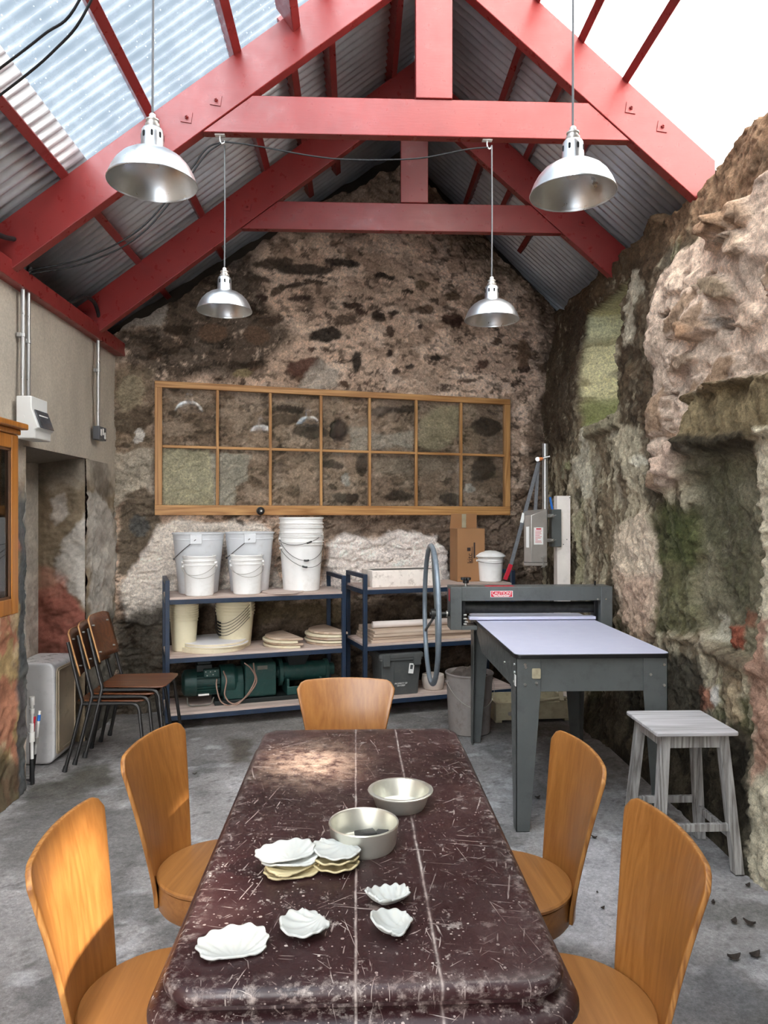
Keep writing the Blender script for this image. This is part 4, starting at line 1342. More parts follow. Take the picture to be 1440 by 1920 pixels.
# flex strung between the hooks and back to the wall
def cable(name, label, pts, r, mat, cat='cable', grp=None):
    b = MB(); b.tube(pts, r, 8, 8)
    return tag(b.build(name, M[mat]), label, cat, grp)
yh = YF+.035
cable('power_cable', 'thin black cable sagging along below the near tie beam between the two hooks', [(q3.x-.005, yh, 3.662), (q3.x+.16, yh+.0, 3.645), (q3.x+.5, yh+.02, 3.60), (.02, yh+.02, 3.585), (.35, yh+.02, 3.60), (.62, yh, 3.645), (q4.x-.005, yh, 3.660)], .0042, 'rubber')
for k, nm in enumerate(('upper', 'lower')):
    d = k*.03
    e = at_x(52, 508+k*6, -1.87)
    cable('power_cable', f'{nm} of two slack black cables from the left hook to the twin conduits',
          [(q3.x-.01, yh, 3.660-k*.004), (q3.x-.10, yh+.02, 3.63-d), (q3.x-.22, yh+.05, 3.49-d), (-1.22, yh+.12, 3.22-d*1.2), (-1.55, 4.24, 3.07-d), (e.x, e.y, e.z)], .0045, 'rubber')
    a0, a1, a2 = at_depth(-40+k*20, 158+k*36, 2.9), at_depth(78+k*18, 68+k*32, 2.75), at_depth(150+k*22, -2, 2.6)
    cable('power_cable', f'{"upper" if k == 0 else "lower"} of two black cables under the clear roof sheets, top left',
          [a0+(a0-a1)*.6, a0, a1, a2, (-.74+k*.02, 2.54, 3.9), (-.70, 2.55, 4.12)], .0048, 'rubber')

# ------------------------------------------------------------------ conduits, switchgear, socket
def conduit(name, label, y, zt, zb, flex, clipz):
    t = thing(name, label, 'conduit', (-1.885, y, zb), 0, 'conduits on the left wall')
    b = MB(); b.cyl((0, 0, 0), (0, 0, zt-zb), .0125, n=16)
    b.build('tube', M['conduit'], t)
    b = MB(); b.box(-.026, .0, -.024, .024, clipz-zb-.012, clipz-zb+.012); b.cyl((0, 0, clipz-zb-.012), (0, 0, clipz-zb+.012), .0165, n=14)
    b.build('saddle', M['conduit'], t, bevel=.002)
    if flex:
        b = MB(); b.tube([(p[0]+1.885, p[1]-y, p[2]-zb) for p in flex], .0135, 10, 8)
        b.build('flexible_hose', M['rubber'], t)
yc = at_x(43, 600, -1.885).y
conduit('conduit', 'left of the two tall galvanised conduits rising from the fuse box, with a black hose', yc, 2.94, 2.275,
        [(-1.885, yc, 2.93), (-1.88, yc, 3.02), (-1.86, yc-.05, 3.09), (-1.85, yc-.16, 3.10), (-1.85, yc-.32, 3.06), (-1.86, yc-.6, 3.03)], 2.62)
yc2 = at_x(53, 600, -1.885).y
conduit('conduit', 'right of the two tall galvanised conduits rising from the fuse box', yc2, 2.94, 2.275,
        [(-1.885, yc2, 2.93), (-1.882, yc2, 3.0), (-1.875, yc2+.004, 3.03)], 2.60)
yc3 = at_x(184, 700, -1.885).y
conduit('conduit', 'single galvanised conduit running down to the grey socket near the wall corner', yc3, 2.93, 2.255,
        [(-1.885, yc3, 2.92), (-1.87, yc3-.02, 3.02), (-1.86, yc3-.14, 3.11), (-1.86, yc3-.34, 3.10), (-1.87, yc3-.5, 3.02), (-1.89, yc3-.56, 2.99)], 2.66)

cu = thing('fuse_box', 'pale grey fuse box with a smoked cover on the left wall above the cabinet', 'fuse box', (-1.90, 4.165, 2.03))
b = MB(); xz = [(0, 0), (.105, 0), (.105, .05), (.125, .06), (.085, .175), (.085, .24), (0, .24)]
b.add([(x, y, z) for y in (0, .215) for x, z in xz], [tuple(range(7))[::-1], tuple(range(7, 14))]+[(k, (k+1) % 7, 7+(k+1) % 7, 7+k) for k in range(7)])
b.build('casing', M['unit'], cu, bevel=.006)
b = MB()
A, B_ = Vector((.127, 0, .062)), Vector((.090, 0, .165))
n_ = Vector((.115, 0, .04)).normalized()*.006
b.add([A+Vector((0, .02, 0)), A+Vector((0, .195, 0)), B_+Vector((0, .195, 0)), B_+Vector((0, .02, 0)), A+n_+Vector((0, .02, 0)), A+n_+Vector((0, .195, 0)), B_+n_+Vector((0, .195, 0)), B_+n_+Vector((0, .02, 0))],
      [(0, 1, 2, 3), (7, 6, 5, 4), (0, 4, 5, 1), (1, 5, 6, 2), (2, 6, 7, 3), (3, 7, 4, 0)])
b.build('smoked_cover', M['smoke'], cu, bevel=.002)
b = MB(); b.box(.09, .108, .05, .17, .075, .14)
b.build('breaker_row', M['white'], cu, bevel=.003)
b = MB(); b.cyl((.035, -.003, .12), (.035, .002, .12), .013, n=18)
b.build('knockout', M['unit'], cu)

so_ = thing('wall_socket', 'dark grey metal double socket at the foot of the single conduit', 'socket', (-1.905, yc3-.055, 2.15))
b = MB(); b.box(0, .048, 0, .15, 0, .098)
b.build('box', M['sock'], so_, bevel=.004)
b = MB()
for yy, zz in ((.035, .062), (.075, .070), (.115, .045)):
    b.box(.047, .053, yy-.009, yy+.009, zz-.022, zz+.016)
    b.cyl((.047, yy, zz-.022), (.054, yy, zz-.022), .011, n=12)
b.build('switches', M['white'], so_, bevel=.0015)

# ------------------------------------------------------------------ wall cabinet
def make_cabinet():
    y0, y1 = 2.55, 3.655
    t = thing('wall_cabinet', 'varnished pine wall cabinet with a glazed door, cut by the left edge', 'cabinet', (-1.905, y0, 1.12))
    L, D, H = y1-y0, .25, .90
    b = MB()
    b.box(0, D-.03, 0, .02, 0, H); b.box(0, D-.03, L-.02, L, 0, H)
    b.box(0, D-.03, .02, L-.02, 0, .02); b.box(0, D-.03, .02, L-.02, H-.02, H)
    b.build('carcass', M['cabwood'], t, bevel=.002)
    b = MB()
    n = 11
    for k in range(n):
        a0 = .02+(L-.04)*k/n
        b.box(.002, .014, a0+.002, a0+(L-.04)/n-.002, .02, H-.02)
    b.build('back_boards', M['cabdark'], t, bevel=.002)
    for z in (.36, .66):
        b = MB(); b.box(.014, D-.06, .02, L-.02, z, z+.018)
        b.build('shelf', M['cabdark'], t)
    b = MB(); b.prism([(0, -.03), (D+.035, -.03), (D+.035, L+.035), (0, L+.035)], H, H+.03); b.box(0, D+.008, -.012, L+.012, H-.028, H)
    b.build('cornice', M['cabwood'], t, bevel=.006)
    d = MB()
    s = .068
    d.box(D-.03, D, 0, s, .0, H-.03); d.box(D-.03, D, L-s, L, .0, H-.03)
    d.box(D-.03, D, s, L-s, 0, s+.01); d.box(D-.03, D, s, L-s, H-.03-s, H-.03)
    door = d.build('door', M['cabwood'], t, bevel=.004)
    g = MB(); g.box(D-.018, D-.014, s-.004, L-s+.004, s, H-.03-s+.004)
    g.build('glass_pane', M['glass'], door)
    g = MB()
    for (a, c, e, f) in ((s, s+.012, s+.01, H-.03-s), (L-s-.012, L-s, s+.01, H-.03-s)):
        g.box(D-.013, D-.004, a, c, e, f)
    g.box(D-.013, D-.004, s, L-s, s+.01, s+.022); g.box(D-.013, D-.004, s, L-s, H-.042-s, H-.03-s)
    g.build('glazing_bead', M['cabdark'], door)
make_cabinet()

# ------------------------------------------------------------------ white enamel box in the recess, pipes
tk = thing('water_tank', 'boxy white enamel tank with a stained side standing in the wall recess', 'tank', (-2.075, 4.95, 0))
b = MB()
b.loft([[(x, y, z) for x, z in rrect(.145, .325, .055, 6, 0, .327)] for y in (-.19, .17)])
b.build('casing', M['tank'], tk, bevel=.012, seg=3)
b = MB(); b.loft([[(x, y, z) for y, z in rrect(.16, .28, .03, 5, 0, .33)] for x in (.140, .150)])
b.build('side_panel', M['tankside'], tk, bevel=.004)
b = MB()
for z0, z1, y0, y1 in ((.07, .60, -.14, -.13), (.07, .60, .13, .14), (.07, .08, -.14, .14), (.59, .60, -.14, .14)):
    b.box(.149, .156, y0, y1, z0, z1)
b.build('panel_ridge', M['tankside'], tk, bevel=.002)

def pipe(label, px, py0, py1, Z, parts, tilt=0):
    q0, q1 = at_depth(px+tilt, py1, Z), at_depth(px, py0, Z)
    t = thing('water_pipe', label, 'pipe', q0, 0, 'water pipes beside the tank')
    d = q1-q0
    for nm, f0, f1, r, mt in parts:
        b = MB(); b.cyl(d*f0, d*f1, r, n=14)
        b.build(nm, M[mt], t, bevel=.0015)
    return t, d
p_, d_ = pipe('black lagged pipe with a white capped end in front of the white tank', 75-1, 1306, 1466, 4.40,
     [('lagging', 0, .66, .013, 'rubber'), ('pipe_end', .6, .92, .009, 'pipew'), ('fitting', .80, .86, .014, 'pipew'), ('cap', .90, 1.0, .016, 'pipew')])
p_.location.x -= .045
p_, d_ = pipe('short white pipe with a round collar beside the lagged pipe', 59, 1357, 1470, 4.34,
     [('hose', 0, .42, .012, 'rubber'), ('tube', .4, .95, .010, 'pipew'), ('collar', .70, .86, .018, 'pipew'), ('cap', .86, 1.0, .014, 'pipew')], 2)
p_, d_ = pipe('white valve pipe with a blue band and red lever leaning on the tank', 75, 1329, 1462, 4.42,
     [('hose', 0, .36, .012, 'rubber'), ('tube', .36, .97, .0085, 'pipew'), ('fitting', .52, .60, .013, 'stainless'), ('blue_band', .83, .92, .0095, 'blue')], -16)
b = MB(); b.bar(d_*.62+Vector((-.018, -.012, 0)), d_*.90+Vector((-.020, -.012, 0)), .014, .010)
b.build('lever', M['redsign'], p_, bevel=.002)

# ------------------------------------------------------------------ stacked school chairs
def school_chair(label):
    t = thing('stacking_chair', label, 'chair')
    b = MB()
    pl = [(-.205, -.175), (.17, -.205), (.21, -.19), (.222, -.15), (.222, .15), (.21, .19), (.17, .205), (-.205, .175)]
    b.prism(pl, .4235, .4325)
    b.build('seat', M['schoolwood'], t, bevel=.003)
    b = MB()
    n, vs, fs = 13, [], []
    for i in range(8):
        q = i/7
        for j in range(n):
            a = -1+2*j/(n-1)
            z = .585+q*(.285-.018*max(0, abs(a)-.6)**2*6)
            hw = .19-.004*q
            vs.append((-.198-.075*q-.028*(1-a*a)+.012, a*hw, z))
    for i in range(7):
        for j in range(n-1):
            fs.append((i*n+j, i*n+j+1, (i+1)*n+j+1, (i+1)*n+j))
    b.add(vs, fs)
    o = b.build('backrest', M['schoolwood'], t, solid=.009, off=0, smooth=60)
    o.data.materials.append(M['plypale']); o.modifiers['thickness'].material_offset_rim = 1
    b = MB()
    for yy in (-.13, .13):
        for zz in (.64, .81):
            b.cyl((-.195-.075*(zz-.585)/.285, yy, zz), (-.180-.075*(zz-.585)/.285, yy, zz), .006, n=10)
    b.build('rivets', M['bolt'], t)
    for s in (-1, 1):
        b = MB()
        b.tube([(-.262, s*.232, .012), (-.222, s*.215, .18), (-.178, s*.198, .385), (-.172, s*.194, .43), (-.190, s*.192, .50), (-.262, s*.188, .80)], .0115, 10, 5)
        b.build('leg', M['blackpaint'], t)
        b = MB(); b.cyl((-.266, s*.2335, 0), (-.258, s*.230, .035), .0155, .013, 12)
        b.build('foot', M['rubber'], t)
        b = MB()
        b.tube([(-.172, s*.194, .412), (-.05, s*.192, .411), (.10, s*.190, .411), (.155, s*.191, .405), (.182, s*.194, .375), (.190, s*.198, .32), (.228, s*.222, .012)], .0110, 10, 5)
        b.build('leg', M['blackpaint'], t)
        b = MB(); b.cyl((.231, s*.2235, 0), (.226, s*.2205, .035), .0155, .013, 12)
        b.build('foot', M['rubber'], t)
    b = MB(); b.cyl((-.10, -.19, .411), (-.10, .19, .411), .010, n=10); b.cyl((.12, -.19, .411), (.12, .19, .411), .010, n=10)
    b.build('crossbars', M['blackpaint'], t)
    return t
s0 = school_chair('lowest of three stacked black tube chairs with brown ply seats by the white tank')
s0.location = (-1.550, 4.865, 0)
s0['group'] = 'stacked school chairs'
dup(s0, (-1.490, 4.870, .042), 0, 'middle one of three stacked black tube chairs with brown ply seats', 'stacked school chairs')
dup(s0, (-1.430, 4.875, .084), 0, 'topmost of three stacked black tube chairs, its brown seat and back fully seen', 'stacked school chairs')
# ------------------------------------------------------------------ sash window hung on the back wall
def make_sash():
    A = at_depth(290, 970, 5.90); B_ = at_depth(955, 967, 6.86)
    ang = math.atan2(B_.y-A.y, B_.x-A.x)
    L = math.hypot(B_.x-A.x, B_.y-A.y)
    H = 1.085
    t = thing('old_window_sash', 'long stripped pine window sash of fourteen panes hung sideways on the stone wall', 'window frame', (A.x, A.y, 1.60), ang)
    D0, D1 = -.022, .022
    s, tr, br = .058, .052, .082
    b = MB(); b.box(0, L, D0, D1, 0, br); b.build('bottom_rail', M['pine'], t, bevel=.003)
    b = MB(); b.box(0, L, D0, D1, H-tr, H); b.build('top_rail', M['pine'], t, bevel=.003)
    for x in (0, L-s):
        b = MB(); b.box(x, x+s, D0-.001, D1+.001, br, H-tr); b.build('stile', M['pinev'], t, bevel=.003)
    n = 7
    pw = (L-2*s)/n
    for k in range(1, n):
        b = MB(); x = s+pw*k
        b.box(x-.012, x+.012, D0+.004, D1-.004, br, H-tr); b.build('glazing_bar', M['pinev'], t, bevel=.004)
    zm = br+(H-tr-br)*.5
    b = MB(); b.box(s, L-s, D0+.005, D1-.005, zm-.011, zm+.011); b.build('glazing_bar', M['pine'], t, bevel=.004)
    b = MB(); b.box(s-.005, L-s+.005, .004, .008, br-.005, H-tr+.005); b.build('glass_panes', M['glass'], t)
    kx = L*(487-290)/(955-290)*.90
    b = MB()
    M4 = Matrix.Translation((kx, D0, .036)) @ Matrix.Rotation(PI/2, 4, 'X')
    b.lathe([(.034, 0), (.034, .006), (.026, .010), (.012, .012), (.012, .024), (.026, .030), (.030, .040), (.022, .050), (.0005, .052)], 24, M4, True, False)
    b.build('knob', M['blackpaint'], t)
    b = MB(); b.lathe([(.009, .051), (.008, .054), (.0005, .055)], 14, M4)
    b.build('knob_centre', M['pipew'], t)
make_sash()

# ------------------------------------------------------------------ shelf racks
SA = math.radians(17)
def shelf_rack(label, front_left, L, D, zs, posts_h, boards_over=.0):
    t = thing('shelf_rack', label, 'shelf', front_left, SA)
    p = .032
    for ix, x in enumerate((0, L-p)):
        for iy, y in enumerate((0, D-p)):
            b = MB(); b.box(x, x+p, y, y+p, .06, posts_h); b.build('post', M['navy'], t, bevel=.002)
    for z in zs:
        b = MB()
        b.box(p, L-p, 0, p, z-.018-.034, z-.018); b.box(p, L-p, D-p, D, z-.052, z-.018)
        b.box(0, p, p, D-p, z-.052, z-.018); b.box(L-p, L, p, D-p, z-.052, z-.018)
        b.build('shelf_frame', M['navy'], t, bevel=.002)
        b = MB(); b.box(p*.2, L-p*.2, .006, D-.006, z-.018, z); b.build('shelf_board', M['shelfboard'], t, bevel=.002)
    for x in (0, L-p):
        b = MB(); b.box(x, x+p, p, D-p, posts_h-p, posts_h); b.build('end_rail', M['navy'], t, bevel=.002)
    for x in (p/2, L-p/2):
        for y in (.04, D-.04):
            b = MB()
            b.cyl((x-.012, y, .030), (x+.012, y, .030), .030, n=20); b.bar((x, y, .03), (x, y, .07), .04, .02)
            b.build('castor', M['rubber'], t, bevel=.002)
    return t
S1 = Vector((-1.407, 5.458, 0)); S2 = Vector((.062, 5.72, 0))
S1D, S2D = .50, .50
Z1 = (.126, .5515, .988); Z2 = (.157, .585, 1.03)
shelf_rack('navy steel shelf rack left of centre, loaded with white buckets', S1, 1.39, S1D, Z1, 1.115)
shelf_rack('navy steel shelf rack on the right, behind the press, carrying the carton', S2, 1.34, S2D, Z2, 1.135)
def on_shelf(S, px, yl, z):
    """point of a rack's shelf that lies along the image column px, yl behind the front edge"""
    e, n = Vector((math.cos(SA), math.sin(SA), 0)), Vector((-math.sin(SA), math.cos(SA), 0))
    O = S+n*yl
    u = (px-720)/CF
    r = Vector((u*CT+ST, CT-u*ST, 0))
    # O + a e = k r
    det = e.x*(-r.y)-(-r.x)*e.y
    a = ((-O.x)*(-r.y)-(-r.x)*(-O.y))/det
    q = O+e*a
    return Vector((q.x, q.y, z))

# ------------------------------------------------------------------ buckets
def bucket(label, c, rt, rb, h, mat, rims=((.0, .006),), handle=None, grp=None, rz=0, cat='bucket', name='bucket', wire='wire', grip=None, lug=None):
    t = thing(name, label, cat, c, rz, grp)
    b = MB()
    prof = [(.0005, 0), (rb-.006, 0), (rb, .006)]
    for d, w in sorted(rims, reverse=True):
        if d > 0:
            z = h-d
            r = rb+(rt-rb)*z/h
            prof += [(r, z-.008), (r+w, z-.007), (r+w, z), (r+.001, z+.002)]
    prof += [(rt, h-.014), (rt+.007, h-.012), (rt+.008, h-.003), (rt+.005, h), (rt-.002, h), (rt-.004, h-.01), (rb-.003, .004), (.0005, .003)]
    b.lathe(prof, 48)
    b.build('body', M[mat], t, smooth=40)
    if handle is not None:
        zr, drop, ang = handle           # pivot height below the rim, sag, direction of the sagging side
        R = rb+(rt-rb)*(h-zr)/h+.010
        pts = []
        for k in range(15):
            a = PI*k/14
            dx, dy = math.cos(a), math.sin(a)
            out = .012+.010*dy
            z = h-zr-drop*dy**1.15
            rr = max(R, rb+(rt-rb)*max(0, z)/h+out)
            pts.append((rr*dx*(1 if k not in (0, 14) else 1), -rr*dy, z))
        M4 = Matrix.Rotation(ang, 4, 'Z')
        pts = [M4 @ Vector(p) for p in pts]
        b = MB(); b.tube(pts, .0022, 6, 3); hd = b.build('handle', M[wire], t)
        if grip is not None:
            b = MB(); k = grip
            b.tube([pts[k-1]*.5+pts[k]*.5, pts[k], pts[k]*.5+pts[k+1]*.5], .0075, 8, 3)
            b.build('grip', M['black'], hd)
        b = MB()
        for p in (pts[0], pts[-1]):
            d = Vector((p.x, p.y, 0)).normalized()
            b.cyl(p-d*.022, p+d*.006, .011, n=12)
        b.build('handle_lug', M[mat], t)
    if lug:
        b = MB(); a = lug
        M4 = Matrix.Rotation(a, 4, 'Z')
        b.box(-.045, .045, -rt-.010, -rt+.012, h-.085, h-.012, M4)
        b.build('handle_plate', M[mat], t, bevel=.004)
        pts = [Matrix.Rotation(a, 4, 'Z') @ Vector((0, -rt-.012, h-.05))]
        for k in range(1, 8):
            q = k/7
            aa = a-q*1.5
            z = h-.05-.16*math.sin(q*1.5)
            rr = rb+(rt-rb)*z/h+.010
            pts.append(Vector((rr*math.sin(aa), -rr*math.cos(aa), z)))
        b = MB(); b.tube(pts, .0032, 6, 3); hd = b.build('handle', M['wire'], t)
        b = MB(); b.tube([pts[-2]*.35+pts[-1]*.65, pts[-1]], .008, 8, 1); b.build('grip', M['black'], hd)
    return t
g1 = 'grey white bins on the left rack'
bucket('large grey white bin with a wire handle at the left end of the top shelf', on_shelf(S1, 372, .33, Z1[2]), .197, .152, .475, 'buckg', ((.05, .003),), None, g1, 0, 'bin', 'plastic_bin', lug=.12)
bucket('large grey white bin with a wire handle second from the left on the top shelf', on_shelf(S1, 468, .32, Z1[2]), .192, .150, .478, 'buckg', ((.05, .003),), None, g1, 0, 'bin', 'plastic_bin', lug=.16)
g2 = 'small white pails on the left rack'
for px, nm in ((374, 'left'), (463, 'right')):
    c = on_shelf(S1, px, .12, Z1[2])
    bucket(f'lower pail of the {nm} pair of small nested white pails on the top shelf', c, .118, .105, .272, 'buckw', ((.034, .007),), (.05, .085, .1), g2, .2, 'bucket', 'pail', 'wirel')
    bucket(f'upper pail of the {nm} pair of small nested white pails, its rim standing proud', c+Vector((0, 0, .030)), .122, .106, .275, 'buckw', ((.036, .007),), (.055, .09, -.3), g2, .2, 'bucket', 'pail', 'wirel')
g3 = 'tall nested white buckets'
c = on_shelf(S1, 565, .25, Z1[2])
for k, (nm, dz, hd, gr) in enumerate((('lowest of three tall nested white buckets at the right of the top shelf', 0, (.10, .15, .35), 8),
                                      ('middle of three tall nested white buckets at the right of the top shelf', .075, (.10, .17, .2), 7),
                                      ('uppermost of three tall nested white buckets, its wide rim under the sash', .15, (.14, .08, -.35), 4))):
    bucket(nm, c+Vector((0, 0, dz)), .176+.0*k, .148+.0*k, .445, 'buckw', ((.045, .011), (.066, .009)), hd, g3, .1, 'bucket', 'bucket', 'wire', gr)
g4 = 'nested cream pails on the middle shelf'
c = on_shelf(S1, 345, .25, Z1[1])
ords = ['lowest', 'second', 'third', 'fourth', 'fifth', 'sixth', 'uppermost']
for k in range(7):
    bucket(f'{ords[k]} pail counted upward in the slim cream stack at the left of the middle shelf', c+Vector((0, 0, .018*k)), .104, .088, .265, 'buckc', ((.03, .005),), None, g4, 0, 'bucket', 'pail')
c = on_shelf(S1, 441, .32, Z1[1])
for k in range(5):
    bucket(f'{ords[k] if k < 4 else "uppermost"} bucket counted upward in the cream stack with black handles on the middle shelf', c+Vector((0, 0, .024*k)), .150, .122, .29, 'buckc', ((.03, .005),), (.04, .15, -.55), 'nested cream buckets with black handles', .0, 'bucket', 'bucket', 'rubber', 8)

# ------------------------------------------------------------------ round and half round throwing boards
def disc(name, label, c, r, th, mat, grp, top=None, half=None, rz=0, seg=48):
    if half:
        pts = [(r*math.cos(a), r*math.sin(a)) for a in np.linspace(PI*.5, PI*1.5, 30)]
        pts = [(x, y) for x, y in pts]
    else:
        pts = [(r*math.cos(2*PI*k/seg), r*math.sin(2*PI*k/seg)) for k in range(seg)]
    t = thing(name, label, 'board', c, rz, grp)
    b = MB(); b.prism(pts, 0, th-.002 if top else th)
    b.build('board', M[mat], t, bevel=.003)
    if top:
        b = MB(); b.prism([(x*.996, y*.996) for x, y in pts], th-.002, th); b.build('facing', M[top], t)
    return t
c = on_shelf(S1, 400, .27, Z1[1])
gb = 'round boards on the middle shelf'
disc('round_board', 'thick cream board at the bottom of the round board pile on the middle shelf', c+Vector((-.01, 0, 0)), .262, .036, 'batt', gb)
disc('round_board', 'middle board of the round board pile on the middle shelf', c+Vector((.012, .0, .036)), .262, .014, 'batt', gb, 'battw')
disc('round_board', 'white faced board on top of the round board pile on the middle shelf', c+Vector((.0, .01, .050)), .258, .018, 'batt', gb, 'battw')
gh = 'half round boards on the middle shelf'
c = on_shelf(S1, 546, .25, Z1[1])
for k, (th, dx, rz) in enumerate(((.0175, 0, 0), (.0165, .010, .07), (.0175, -.006, -.06), (.0165, .012, .04))):
    disc('half_round_board', f'{["bottom", "second lowest", "second highest", "top"][k]} half round board of the lower pile, next to the white round boards', c+Vector((dx, dx, .0202*k)), .225, th, ('batt', 'boardedge')[k % 2], gh, None, True, R_(24)+rz)
c = on_shelf(S1, 628, .25, Z1[1])
for k, (th, dx, rz) in enumerate(((.0185, -.01, 0), (.0165, -.020, .08), (.0195, -.008, -.08), (.0185, -.018, .05), (.0185, .012, .02))):
    disc('half_round_board', f'{["bottom", "second lowest", "middle", "second highest", "top"][k]} half round board of the taller pile at the right post', c+Vector((dx, dx*.5, .0226*k)), .232, th, ('boardedge', 'batt')[k % 2], gh, None, True, R_(24)+rz)
c = on_shelf(S1, 530, .13, Z1[2])
disc('round_board', 'single thin round board lying flat on the top shelf before the tall buckets', c, .165, .009, 'shelfboard', None)

# ------------------------------------------------------------------ pug mill on the bottom shelf
def make_pugmill():
    q = on_shelf(S1, 345, .26, Z1[0])
    t = thing('pug_mill', 'dark green clay pug mill with a finned motor on the bottom shelf', 'machine', q, SA)
    X = lambda y, z, a0, a1, r0, r1=None, n=28: None
    zc = .165
    b = MB(); b.box(.22, 1.14, -.13, .13, .0, .034); b.build('base_frame', M['greend'], t, bevel=.003)
    b = MB()
    RM = Matrix.Translation((0, 0, zc)) @ Matrix.Rotation(PI/2, 4, 'Y')
    b.lathe([(.0005, -.02), (.07, -.016), (.098, .0), (.104, .02), (.104, .09)], 32, RM); b.build('motor_cowl', M['green'], t, smooth=40)
    b = MB()
    b.lathe([(.088, .09), (.088, .265)], 32, RM)
    for k in range(26):
        a = 2*PI*k/26
        d = Vector((0, math.cos(a), math.sin(a)))
        o = Vector((0, 0, zc))
        b.bar(o+d*.094+Vector((.092, 0, 0)), o+d*.094+Vector((.262, 0, 0)), .0055, .020, up=d)
    b.build('motor_fins', M['green'], t)
    b = MB(); b.box(.09, .21, -.06, .05, zc+.09, zc+.145); b.box(.10, .20, -.05, .05, zc+.145, zc+.168)
    b.build('terminal_box', M['greend'], t, bevel=.005)
    b = MB(); b.box(.14, .26, -.115, -.065, zc+.055, zc+.115); sw = b.build('switch_box', M['green'], t, bevel=.004)
    for (x, z) in ((.155, .10), (.19, .098), (.225, .1), (.165, .07), (.21, .075)):
        b = MB(); b.cyl((x, -.117, zc+z), (x, -.113, zc+z), .005, n=8)
        b.build('screw', M['bolt'], sw)
    b = MB(); b.box(.10, .18, -.104, -.096, zc-.085, zc-.072); b.build('rating_plate', M['white'], t)
    b = MB()
    b.lathe([(.10, .27), (.125, .272), (.125, .38), (.105, .40), (.105, .45), (.0005, .45)], 32, RM)
    b.box(.29, .45, -.11, .11, .034, zc)
    b.build('gearbox', M['green'], t, bevel=.006)
    b = MB(); b.loft([[(x, y, z) for y, z in rrect(.125, .135, .03, 5, 0, .172)] for x in (.455, .70)])
    hs = b.build('drive_housing', M['green'], t, bevel=.006)
    b = MB(); b.box(.55, .63, -.1262, -.124, .255, .285); b.build('badge', M['dust'], hs)
    b = MB(); b.lathe([(.055, .70), (.055, .735), (.11, .736), (.11, .765), (.075, .768), (.075, 1.12), (.085, 1.122), (.085, 1.15), (.05, 1.152), (.05, 1.20)], 32, Matrix.Translation((0, 0, .20)) @ Matrix.Rotation(PI/2, 4, 'Y'), False, True)
    b.build('barrel', M['green'], t, smooth=40)
    b = MB(); b.box(.79, .81, -.11, .11, .034, .16); b.box(1.06, 1.08, -.10, .10, .034, .16); b.box(.79, 1.08, -.115, -.105, .034, .10)
    b.build('barrel_stand', M['green'], t, bevel=.003)
    b = MB()
    z0, z1 = .26, .36
    loops = [[(x, y, z) for x, y in ((.80-e, -.08-e), (.97+e, -.08-e), (.97+e, .08+e), (.80-e, .08+e))] for e, z in ((-.02, z0), (.015, z1), (.022, z1+.008), (.008, z1+.008), (-.028, z0+.01))]
    b.loft(loops, True, True); b.build('hopper', M['greend'], t)
    for k, pts in enumerate(([(.24, -.10, .20), (.235, -.135, .14), (.27, -.15, .03), (.37, -.165, -.0), (.47, -.16, .08), (.53, -.145, .19), (.50, -.135, .27), (.45, -.12, .315)],
                             [(.29, -.10, .26), (.31, -.13, .19), (.295, -.15, .08), (.36, -.16, .012), (.46, -.155, .06), (.54, -.14, .16), (.525, -.135, .25), (.52, -.12, .312)],
                             [(.02, -.05, .06), (.03, -.09, .012), (.10, -.11, .008), (.19, -.10, .012), (.22, -.06, .05)])):
        b = MB(); b.tube(pts, .0055, 8, 6); b.build('cable', M['dust'] if k == 2 else M['flex'], t)
M['flex'] = simple('dusty pink flex', (150, 120, 106), .6)
make_pugmill()

# ------------------------------------------------------------------ right hand rack contents
def boxed(S, px, yl, z, label, name, cat, sx, sy, sz, mat, rz=0.0, bevel=.004, grp=None):
    q = on_shelf(S, px, yl, z)
    t = thing(name, label, cat, q, SA+rz, grp)
    return t
sl = boxed(S2, 752, .17, Z2[2], 'long low plaster block with a chipped rim at the left of the right rack', 'plaster_block', 'block', .6, .3, .13, 'plasterslab', -.02)
b = MB(); hx, hy, h = .295, .155, .132
b.loft([[(x, y, z) for x, y in rrect(hx+o, hy+o, .012, 3)] for o, z in ((0, 0), (.0, h-.004), (-.004, h), (-.016, h), (-.02, h-.012))])
b.build('slab', M['plasterslab'], sl, bevel=.002)
b = MB(); b.box(-.274, .274, -.134, .134, h-.0125, h-.006); b.build('dusty_top', M['dusttop'] if 'dusttop' in M else M['dust'], sl)

